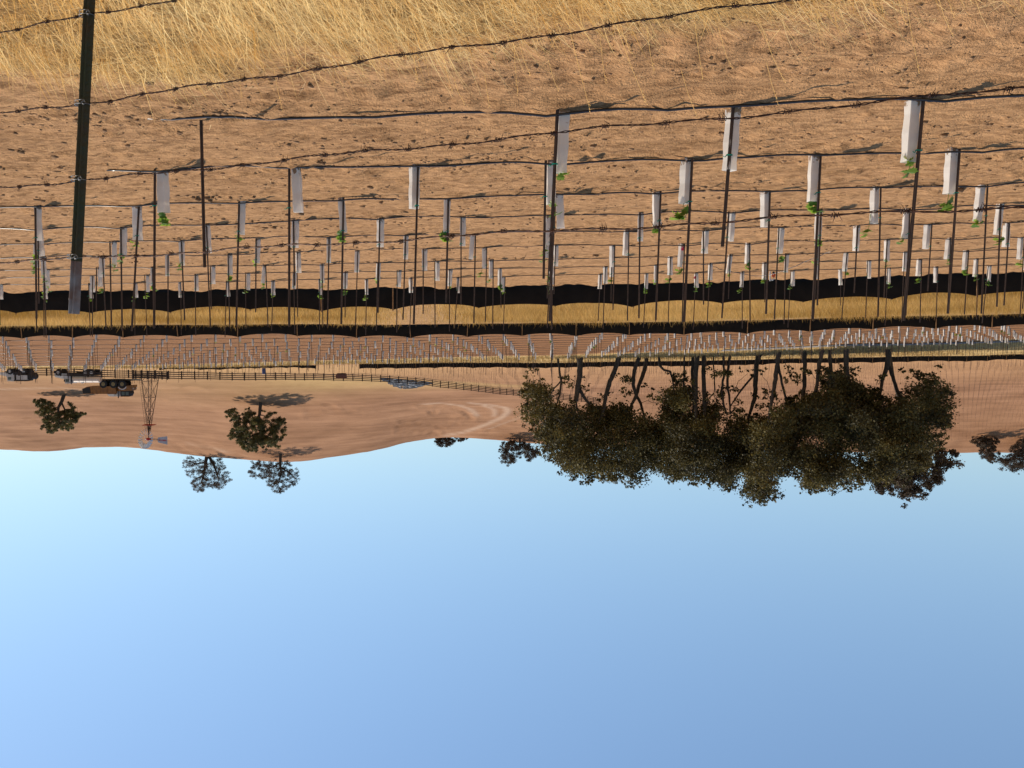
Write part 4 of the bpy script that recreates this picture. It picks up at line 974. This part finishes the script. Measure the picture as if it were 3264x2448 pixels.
poly_oak('oak showing only its ragged top over the dip in the ridge', [[(1420,1380,6),(1420,1392,5),(1420,1405,3)]], [(1385,1395),(1446,1390),(1447,1408),(1423,1423),(1401,1423),(1389,1411)], Y=318, n=34, rpx=8, n_each=260, seed=14)
poly_oak('lower oak top peeking over the dip in the ridge', [[(1472,1380,5),(1472,1390,4),(1470,1398,3)]], [(1449,1388),(1493,1386),(1489,1401),(1468,1406),(1452,1400)], Y=318, n=22, rpx=7, n_each=260, seed=15)
poly_oak('two-lobed dark oak on the skyline at the left edge of the grove', [[(1657,1397,7),(1657,1414,6),(1650,1435,4)],[(1657,1416,4),(1680,1435,3)]],
  [(1612,1408),(1632,1404),(1658,1411),(1677,1414),(1705,1414),(1715,1436),(1708,1458),(1686,1468),(1667,1452),(1648,1455),(1642,1474),(1620,1480),(1601,1468),(1594,1449),(1588,1436),(1601,1427),(1602,1414)], n=66, rpx=10, seed=17)
poly_oak('small dark oak with a pinched crown on the skyline right of the grove', [[(3136,1388,7),(3140,1410,6),(3145,1440,4)]],
  [(3095,1400),(3117,1392),(3150,1394),(3182,1397),(3187,1408),(3160,1419),(3171,1433),(3185,1446),(3174,1462),(3168,1473),(3152,1476),(3139,1465),(3128,1449),(3125,1433),(3112,1422)], n=56, rpx=9, seed=19)
poly_oak('broad rounded oak on the skyline cut by the right picture edge', [[(3262,1398,10),(3262,1425,8),(3258,1455,5)],[(3260,1430,5),(3225,1460,4)]],
  [(3228,1422),(3242,1408),(3280,1402),(3322,1405),(3334,1460),(3320,1500),(3253,1506),(3236,1503),(3206,1498),(3193,1479),(3179,1465),(3196,1452),(3220,1454),(3228,1443)], n=95, rpx=12, seed=23)
poly_oak('tall brownish thin-leaved oak rising behind the right end of the grove', [[(2836,1133,12),(2846,1200,11),(2880,1330,9),(2902,1440,7),(2900,1520,4)],[(2914,1400,6),(2960,1450,4),(3005,1460,3)],[(2910,1440,5),(2870,1500,4),(2835,1540,3)]],
  [(2840,1450),(2900,1425),(2960,1432),(3018,1432),(3056,1448),(3039,1475),(3015,1516),(2974,1551),(2929,1575),(2912,1599),(2890,1585),(2857,1578),(2809,1575),(2781,1551),(2800,1500)], Y=104, n=120, rpx=17, lsize=0.2, n_each=210, seed=29, group='oaks of the dark grove', twigs=2)

# ------------------------------------------------------------------ ranch board fence
def ranch_fence():
    line = [(60, 155), (300, 158), (500, 161), (640, 163), (800, 168), (1000, 179), (1300, 194), (1420, 201), (1600, 213), (1760, 226), (1910, 238)]
    P = [ground(x, Y, 1190)[:2] for x, Y in line]; seg = [np.linalg.norm(b-a) for a, b in zip(P, P[1:])]; Ls = np.concatenate([[0], np.cumsum(seg)])
    def on(s): return np.array([np.interp(s, Ls, [p[0] for p in P]), np.interp(s, Ls, [p[1] for p in P])])
    root = empty('ranch_fence', (*P[0], hm(*P[0]))); tag(root, 'long dark brown four-board ranch fence running below the bare hill', 'board fence'); o0 = np.array(root.location)
    n = int(Ls[-1]/2.2)+1; posts = [on(Ls[-1]*k/n) for k in range(n+1)]; G = [hm(*p) for p in posts]
    pm = MB(); pm.box((0, 0, 0.66), (0.17, 0.17, 1.52)); pm.box((0, 0, 1.44), (0.12, 0.12, 0.05)); pme = me_of(pm, 'post', M['rail'])
    for k, p in enumerate(posts):
        o = link('post', pme, root); o.location = (p[0]-o0[0], p[1]-o0[1], G[k]-o0[2])
    for r in range(4):
        mb = MB(); z = 0.24+r*0.345
        for k in range(n):
            a = np.array([*posts[k], G[k]+z])-o0; b = np.array([*posts[k+1], G[k+1]+z])-o0; d = b-a; s = np.array([d[1], -d[0], 0]); s /= np.linalg.norm(s); s *= 0.02; f = np.array([0, -0.11, 0])
            up = np.array([0, 0, 0.075]); A, B = a+f, b+f
            mb.add([A-s-up, A+s-up, A+s+up, A-s+up, B-s-up, B+s-up, B+s+up, B-s+up], [(0, 1, 2, 3), (4, 7, 6, 5), (0, 4, 5, 1), (1, 5, 6, 2), (2, 6, 7, 3), (3, 7, 4, 0)])
        mb.build('rail', M['rail'], root)
ranch_fence()

# ------------------------------------------------------------------ windmill and its corral
def windmill():
    b = ground(479, 169, 1187); root = empty('windmill', b); tag(root, 'tall steel lattice windmill with a silver wheel and grey tail vane', 'windmill')
    z0 = hm(b[0], b[1]); root.location = (b[0], b[1], z0)
    Z = lambda y: (at(479, y, 169)[2]-z0); X = lambda x: at(x, 1300, 169)[0]-b[0]
    top = Z(1385); cx_t = X(473)
    half = lambda z: 1.38*(1-z/top)+0.10*(z/top)
    cx = lambda z: cx_t*z/top
    rot = R(32); 
    def corner(k, z):
        a = rot+math.pi/4+k*math.pi/2; h = half(z)*1.2; return np.array([cx(z)+h*math.cos(a), h*math.sin(a), z])
    zt = Z(1372)
    for k in range(4):
        mb = MB(); mb.tube([corner(k, -0.3), corner(k, zt)], [0.06, 0.045], 6); mb.build('leg', M['steel'], root)
    lv = [0.0, Z(1215), Z(1267), Z(1311), Z(1346), zt]
    mb = MB()
    for i in range(len(lv)-1):
        for k in range(4):
            a0, a1, b0_, b1 = corner(k, lv[i]), corner((k+1) % 4, lv[i]), corner(k, lv[i+1]), corner((k+1) % 4, lv[i+1])
            mb.tube([a0, b1], 0.027, 5); mb.tube([a1, b0_], 0.027, 5); mb.tube([b0_, b1], 0.032, 5)
    mb.build('bracing', M['steel'], root)
    mb = MB(); a, c = corner(3, 1.0), corner(3, zt)
    off = np.array([0.25, -0.1, 0])
    for s in (0, 1): mb.tube([a*0.9+off+np.array([s*.35, 0, 0]), c+off*0.6+np.array([s*.3, 0, 0])], 0.022, 5)
    for q in range(26):
        u = q/25; p = (a*0.9)*(1-u)+c*u+off*(1-0.4*u); mb.tube([p, p+np.array([.33, 0, 0])], 0.018, 4)
    mb.build('ladder', M['steel'], root)
    zp = Z(1354); mb = MB(); mb.box((cx(zp), 0, zp), (2.0, 1.6, 0.09)); mb.build('platform', M['red'], root)
    zh = Z(1400); mast = np.array([X(471), 0, 0]); mb = MB(); mb.tube([mast+np.array([0, 0, zt-0.6]), mast+np.array([0, 0, zh-0.2])], 0.07, 8)
    for k in range(4): mb.tube([corner(k, zt-0.05), mast+np.array([0, 0, zt+0.9])], 0.03, 5)
    mb.build('mast', M['steel'], root)
    # the wheel: axis mostly across the picture, a little away from the camera
    az = R(-21); axd = np.array([math.cos(az), -math.sin(az), 0.0])             # +x is the photo's left
    hub = mast+np.array([0, 0, zh])
    mb = MB(); mb.tube([hub-axd*0.35, hub+axd*0.15, hub+axd*0.55], [0.20, 0.28, 0.16], 10); mb.build('gearbox', M['red'], root)
    wc = hub+axd*0.72; side = np.array([-axd[1], axd[0], 0]); up = np.array([0, 0, 1.0]); Rw = 1.78
    wh = MB(); wh.tube([wc-axd*0.1, wc+axd*0.12], 0.10, 10)
    for rr in (0.95, 1.75): wh.tube([wc-axd*0.04+(side*math.cos(a)+up*math.sin(a))*rr for a in np.linspace(0, 2*math.pi, 41)], 0.022, 5)
    for k in range(6):
        a = k*math.pi/3; wh.tube([wc, wc+(side*math.cos(a)+up*math.sin(a))*1.9], 0.022, 5)
    wheel = wh.build('wheel', M['zinc'], root)
    for k in range(18):
        a = 2*math.pi*k/18; V = []; n = 5
        for j in range(5):
            r = 0.85+(Rw-0.85)*j/4
            for q in range(n):
                u = q/(n-1)-0.5; wdt = (0.20+0.36*j/4); pit = R(38)
                t = u*wdt; rad = side*math.cos(a)+up*math.sin(a); tan = -side*math.sin(a)+up*math.cos(a)
                bend = 0.10*(1-(2*u)**2)*wdt
                V.append(wc+rad*r+tan*(t*math.cos(pit)-bend*math.sin(pit))+axd*(t*math.sin(pit)+bend*math.cos(pit)))
        F = [(j*n+q, j*n+q+1, (j+1)*n+q+1, (j+1)*n+q) for j in range(4) for q in range(n-1)]
        o = mesh_np('blade', np.array(V), np.array(F), M['zinc'], wheel, smooth=True); so_ = o.modifiers.new('thickness', 'SOLIDIFY'); so_.thickness = 0.012
    # boom and tail vane
    td = -axd; e0, e1 = hub+td*0.2, hub+td*4.55
    mb = MB(); mb.tube([e0+up*-0.18, hub+td*2.3+up*-0.14], 0.03, 6); mb.tube([e0+up*0.12, hub+td*2.4+up*0.05], 0.03, 6); mb.tube([e0, hub+td*2.4], 0.025, 6); mb.build('boom', M['steel'], root)
    v0, v1 = 2.25, 4.45; h0, h1 = 0.46, 0.78; th = 0.015*np.cross(td, up)
    prof = [(v0-0.12, 0.05), (v0, h0), (v1, h1+0.02), (v1+0.02, -h1), (v0, -h0-0.02), (v0-0.12, -0.12)]
    prof = [(v0-0.12, 0.10), (v0, h0), (v1, h1), (v1, -h1), (v0, -h0), (v0-0.12, -0.10)]
    mb = MB(); n = 6
    mb.add([hub+td*s+up*z-th for s, z in prof]+[hub+td*s+up*z+th for s, z in prof], [tuple(range(n-1, -1, -1)), tuple(range(n, 2*n))]+[(i, (i+1) % n, n+(i+1) % n, n+i) for i in range(n)])
    vane = mb.build('tail_vane', M['vane'], root)
    cu = bpy.data.curves.new('lettering', 'FONT'); cu.body = 'AERMOTOR'; cu.size = 0.42; cu.align_x = 'CENTER'; cu.align_y = 'CENTER'; cu.extrude = 0.004; cu.offset = 0.012
    to = bpy.data.objects.new('tmp', cu); COL.objects.link(to); bpy.context.view_layer.update()
    me = bpy.data.meshes.new_from_object(to.evaluated_get(bpy.context.evaluated_depsgraph_get())); bpy.data.objects.remove(to)
    me.materials.clear(); me.materials.append(M['red'])
    lo = link('lettering', me, vane); c = hub+td*((v0+v1)/2)
    nrm = np.cross(td, up); nrm = nrm if nrm[1] < 0 else -nrm                     # towards the viewer
    xa = np.cross(up, nrm); mw = Matrix.Identity(4)
    for i in range(3): mw[i][0], mw[i][1], mw[i][2], mw[i][3] = xa[i]*0.84, up[i], nrm[i], c[i]+nrm[i]*0.022
    lo.matrix_local = mw
windmill()
def corral():
    Y = 163.5; p0 = ground(422, Y, 1187); root = empty('corral_panel', (p0[0], p0[1], hm(p0[0], p0[1]))); tag(root, 'short dark plank corral panel at the foot of the windmill', 'corral'); o0 = np.array(root.location)
    xs = [424, 432, 450, 471, 492, 516, 533]
    for x in xs:
        g = ground(x, Y, 1187); mb = MB(); mb.box(g-o0+np.array([0, 0, 0.72]), (0.24 if x in (424, 471) else 0.17, 0.18, 1.75)); mb.build('post', M['rail'], root)
    for r in range(5):
        a, b = ground(422, Y, 1187)-o0, ground(534, Y, 1187)-o0; z = np.array([0, -0.12, 0.2+0.29*r]); mb = MB()
        c = (a+b)/2+z; mb.box(c, (abs(a[0]-b[0]), 0.04, 0.13), Matrix.Rotation(-math.atan2(a[2]-b[2], a[0]-b[0]), 3, 'Y')); mb.build('rail', M['rail'], root)
corral()

# ------------------------------------------------------------------ vehicles (local x runs to the photo's right, i.e. world -X)
def veh(name, label, x, Y, yb=1190, group=None):
    p = ground(x, Y, yb); o = empty(name, (p[0], p[1], hm(p[0], p[1])), math.pi); tag(o, label, 'truck', group); return o, Y/FPX
def wheel_part(parent, x, y, r, w, rimc='rim'):
    mb = MB(); mb.tube([(x, y-w/2, r), (x, y-w/2+0.05, r), (x, y+w/2-0.05, r), (x, y+w/2, r)], [r*0.9, r, r, r*0.9], 20)
    for k in range(20):
        a = k*math.pi/10; mb.box((x+r*math.cos(a), y, r+r*math.sin(a)), (0.06, w*0.9, 0.07), Matrix.Rotation(-a, 3, 'Y'))
    o = mb.build('wheel', M['rubber'], parent)
    mb = MB(); sgn = 1 if y > 0 else -1
    mb.tube([(x, y+sgn*(w/2-0.02), r), (x, y+sgn*(w/2+0.02), r)], [r*0.52, r*0.5], 16); mb.tube([(x, y+sgn*(w/2+0.02), r), (x, y+sgn*(w/2+0.07), r)], [r*0.2, r*0.16], 10)
    mb.build('rim', M[rimc], o)
def dump_truck():
    t, s = veh('dump_truck', 'ochre articulated dump truck with a long bed, parked behind the tank truck', 350, 205, 1197)
    L = lambda x: (x-350)*s; Z = lambda y: (y-1197)*s
    for x in (337, 370, 399):
        for y in (-1.15, 1.15): wheel_part(t, L(x), y, 0.86, 0.55)
    mb = MB(); mb.box((L(365), 0, 1.0), (L(405)-L(318), 0.9, 0.45)); mb.build('chassis', M['dark'], t)
    bed = MB(); bed.prism([(L(268), 1.95), (L(282), 1.45), (L(375), 1.30), (L(380), 2.95), (L(345), 2.95), (L(272), 3.05), (L(267), 2.7)], -1.35, 1.35)
    for x in (300, 325, 350): bed.box((L(x), 0, 2.15), (0.16, 2.84, 1.5))
    bed.box((L(322), 0, 2.98), (L(375)-L(270), 2.86, 0.12)); b_ = bed.build('dump_bed', M['yellow'], t)
    mb = MB(); mb.prism([(L(267), 1.9), (L(292), 1.5), (L(295), 2.9), (L(270), 3.02)], -1.42, 1.42); mb.build('tailgate', M['dark'], b_)
    mb = MB(); mb.prism([(L(348), 3.08), (L(372), 3.08), (L(374), 3.62), (L(356), 3.58)], -1.4, 1.4); mb.build('headboard', M['white'], b_)
    hood = MB(); hood.prism([(L(386), 1.35), (L(428), 1.15), (L(431), 1.75), (L(428), 2.35), (L(386), 2.45)], -1.2, 1.2); hood.box((L(430), 0, 1.35), (0.25, 2.5, 0.4)); h_ = hood.build('hood', M['yellow'], t)
    for y in (-0.9, 0.9):
        mb = MB(); mb.tube([(L(431)+0.02, y, 1.8), (L(431)+0.1, y, 1.8)], 0.13, 10); mb.build('headlight', M['white'], h_)
    mb = MB(); mb.tube([(L(388)+0.9*math.cos(a)*1.15+0.7, -1.2, 0.9+1.12*math.sin(a)) for a in np.linspace(0.5, 2.6, 9)], 0.10, 6); mb.tube([(L(388)+0.9*math.cos(a)*1.15+0.7, 1.2, 0.9+1.12*math.sin(a)) for a in np.linspace(0.5, 2.6, 9)], 0.10, 6); mb.build('mudguard', M['white'], t)
    cab = MB(); cab.prism([(L(391), 2.35), (L(421), 2.30), (L(423), 3.0), (L(418), 3.55), (L(391), 3.55)], -0.95, 0.95); c_ = cab.build('cab', M['dark'], t)
    mb = MB(); mb.prism([(L(390), 3.552), (L(420), 3.552), (L(418), 3.68), (L(391), 3.68)], -1.0, 1.0); mb.build('cab_roof', M['yellow'], c_)
    for x0, x1 in ((394, 404), (407, 417)):
        mb = MB(); mb.box(((L(x0)+L(x1))/2, 0, 2.98), (L(x1)-L(x0), 1.93, 0.75)); mb.build('window', M['glass'], c_)
    mb = MB(); mb.box((L(381), 0.4, 3.1), (0.5, 1.0, 1.15)); mb.build('engine_box', M['white'], t)
    mb = MB(); mb.tube([(L(383), 1.0, 2.5), (L(383), 1.0, 4.0)], 0.11, 8); mb.build('exhaust', M['dark'], t)
dump_truck()
def tank_truck():
    t, s = veh('tank_truck', 'truck with a long beige cylindrical tank and a pale cab facing left', 252, 167, 1175)
    L = lambda x: (x-252)*s
    for x in (193, 283, 303):
        for y in (-0.95, 0.95): wheel_part(t, L(x), y, 0.55, 0.5, 'greyp')
    mb = MB(); mb.box((L(252), 0, 0.78), (L(322)-L(185), 1.0, 0.35)); mb.box((L(255), 0, 0.95), (L(300)-L(232), 2.2, 0.5)); mb.tube([(L(236), -1.0, 0.72), (L(252), -1.0, 0.72)], 0.30, 10); mb.build('chassis', M['dark'], t)
    tk = MB(); tk.tube([(L(233.5), 0, 1.68), (L(234.2), 0, 1.68), (L(321), 0, 1.68), (L(321.8), 0, 1.68)], [0.6, 0.74, 0.74, 0.6], 28)
    o = tk.build('tank', M['tank'], t, smooth=False)
    bands = MB()
    for x in (236, 255, 277, 299, 319): bands.tube([(L(x)-0.04, 0, 1.68), (L(x)+0.04, 0, 1.68)], 0.765, 28)
    bands.build('tank_band', M['tank'], o)
    mb = MB(); mb.tube([(L(262), 0, 2.35), (L(262), 0, 2.55)], 0.28, 12); mb.tube([(L(240), 0, 2.3), (L(240), 0, 2.55)], 0.16, 10); mb.build('hatch', M['white'], o)
    cab = MB(); cab.prism([(L(208), 0.75), (L(231), 0.75), (L(231), 2.38), (L(214), 2.45), (L(210), 1.75)], -1.0, 1.0); c_ = cab.build('cab', M['greyp'], t)
    mb = MB(); mb.prism([(L(211), 2.451), (L(231.5), 2.451), (L(231), 2.56), (L(213), 2.54)], -1.03, 1.03); mb.build('cab_roof', M['white'], c_)
    mb = MB(); mb.box((L(221), 0, 1.98), (0.62, 2.03, 0.52)); mb.build('window', M['glass'], c_)
    for y in (-1.2, 1.2):
        mb = MB(); mb.box((L(213), y, 2.0), (0.1, 0.16, 0.4)); mb.tube([(L(213), y*0.85, 2.1), (L(213), y, 2.1)], 0.02, 5); mb.build('mirror', M['dark'], c_)
    hd = MB(); hd.prism([(L(178), 0.7), (L(207.6), 0.75), (L(207.6), 1.74), (L(181), 1.42), (L(178), 1.3)], -0.9, 0.9); h_ = hd.build('hood', M['white'], t)
    for y in (-0.65, 0.65):
        mb = MB(); mb.tube([(L(178)-0.05, y, 1.0), (L(178)+0.03, y, 1.0)], 0.11, 10); mb.build('headlight', M['greyp'], h_)
    mb = MB(); mb.box((L(177.5), 0, 0.5), (0.18, 1.9, 0.25)); mb.build('bumper', M['dark'], t)
    mb = MB(); mb.tube([(L(232.4), 0.8, 0.9), (L(232.4), 0.8, 2.7)], 0.07, 8); mb.build('exhaust', M['dark'], t)
tank_truck()
def service_truck():
    t, s = veh('service_truck', 'grey service truck with tool boxes and a roof rack at the left picture edge', 60, 168, 1168)
    L = lambda x: (x-60)*s
    for x in (41, 87):
        for y in (-0.95, 0.95): wheel_part(t, L(x), y, 0.55, 0.5, 'greyp')
    mb = MB(); mb.box((L(62), 0, 0.8), (L(108)-L(20), 1.1, 0.4)); mb.box((L(66), 0, 0.95), (L(80)-L(52), 2.1, 0.5)); mb.build('chassis', M['dark'], t)
    cab = MB(); cab.prism([(L(26), 0.95), (L(53), 0.95), (L(53), 2.22), (L(31), 2.28), (L(27.5), 1.55)], -1.0, 1.0); c_ = cab.build('cab', M['greyp'], t)
    mb = MB(); mb.prism([(L(28), 2.281), (L(53), 2.281), (L(52), 2.40), (L(30), 2.38)], -1.03, 1.03); mb.build('cab_roof', M['white'], c_)
    mb = MB(); mb.box((L(38), 0, 1.86), (0.6, 2.03, 0.5)); mb.build('window', M['glass'], c_)
    hd = MB(); hd.prism([(L(2), 0.75), (L(25.6), 0.8), (L(25.6), 1.52), (L(5), 1.22), (L(2), 1.1)], -0.9, 0.9); h_ = hd.build('hood', M['white'], t)
    for y in (-0.65, 0.65):
        mb = MB(); mb.tube([(L(2)-0.05, y, 0.95), (L(2)+0.03, y, 0.95)], 0.11, 10); mb.build('headlight', M['greyp'], h_)
    for x0, x1 in ((60, 66), (67, 73), (75, 80), (81, 97)):
        mb = MB(); mb.box(((L(x0)+L(x1))/2, 0, 1.68), (L(x1)-L(x0), 2.1, 0.86)); mb.build('tool_box', M['greyp'], t)
    mb = MB(); mb.box((L(78), 0, 1.19), (L(98)-L(56), 2.12, 0.1)); mb.build('box_floor', M['dark'], t)
    mb = MB(); mb.box((L(74), 0, 2.26), (L(97)-L(52), 2.0, 0.22)); mb.tube([(L(56), 0.9, 1.2), (L(56), 0.9, 2.2)], .04, 5); mb.build('roof_rack', M['dark'], t)
    mb = MB(); mb.tube([(L(105), -0.8, 1.55), (L(105), 0.8, 1.55)], 0.55, 16); mb.tube([(L(105), -0.9, 1.55), (L(105), -0.8, 1.55)], 0.62, 16); mb.tube([(L(105), 0.8, 1.55), (L(105), 0.9, 1.55)], 0.62, 16); mb.build('hose_reel', M['dark'], t)
service_truck()

# ------------------------------------------------------------------ small things along the board fence
def trough():
    Y = 177; p = ground(1088, Y, 1196); o = empty('water_trough', (p[0], p[1], hm(p[0], p[1]))); tag(o, 'rust-brown box trough with an overhanging rim beside the board fence', 'water trough')
    s = Y/FPX; mb = MB(); mb.box((0, 0, 0.55), (32*s, 1.0, 0.75)); mb.box((0, 0, 0.12), (26*s, 0.8, 0.25)); mb.build('basin', M['brownbox'], o)
    mb = MB(); mb.box((0, 0, 0.96), (38*s, 1.2, 0.1)); mb.build('rim', M['brownbox'], o)
trough()
def barrel():
    Y = 150; p = ground(841, Y, 1172); o = empty('barrel', (p[0], p[1], hm(p[0], p[1]))); tag(o, 'small dark blue barrel with a white lid in front of the board fence', 'barrel')
    mb = MB(); mb.tube([(0, 0, 0), (0, 0, .06), (0, 0, .3), (0, 0, .34), (0, 0, .6), (0, 0, .64), (0, 0, .9), (0, 0, .94)], [.27, .29, .29, .31, .31, .29, .29, .27], 16); mb.build('body', M['blue'], o)
    mb = MB(); mb.tube([(0, 0, .94), (0, 0, .98)], [.29, .29], 16); mb.build('lid', M['white'], o)
barrel()
def riprap():
    t = (1+5**0.5)/2; N = 420
    X, Y = [], []
    while len(X) < N:
        x = rng.uniform(1215, 1375); y = rng.uniform(0, 1)
        lim0, lim1 = 198+(x-1205)*0.035, 207+7*math.sin((x-1215)/160*math.pi)
        if rng.random() > np.interp(x, [1205, 1250, 1360, 1400], [0.25, 1, 1, 0.3])+0*y: continue
        Yv = lim0+(lim1-lim0)*y*np.interp(x, [1215, 1270, 1330, 1375], [0.2, 1, 1, 0.15]); X.append(ray(x, 1230)[0]*Yv); Y.append(Yv)
    X, Y = np.array(X), np.array(Y); s = 0.25+0.4*rng.random(N)
    iv = np.array([(-1, -1, -1), (1, -1, -1), (1, 1, -1), (-1, 1, -1), (-1, -1, 1), (1, -1, 1), (1, 1, 1), (-1, 1, 1)])*0.55; fi = np.array([(0, 3, 2, 1), (4, 5, 6, 7), (0, 1, 5, 4), (1, 2, 6, 5), (2, 3, 7, 6), (3, 0, 4, 7)])
    P = iv[None]*(1+rng.normal(0, .3, (N, 8, 3)))*s[:, None, None]*np.array([1.2, 1.2, .6])+np.stack([X, Y, HM(X, Y)+0.1], -1)[:, None, :]
    tag(mesh_np('riprap', P.reshape(-1, 3), (fi[None]+8*np.arange(N)[:, None, None]).reshape(-1, 4), M['rock']), 'patch of loose grey rock spilling down the bank behind the board fence', 'rocks', kind='stuff')
riprap()
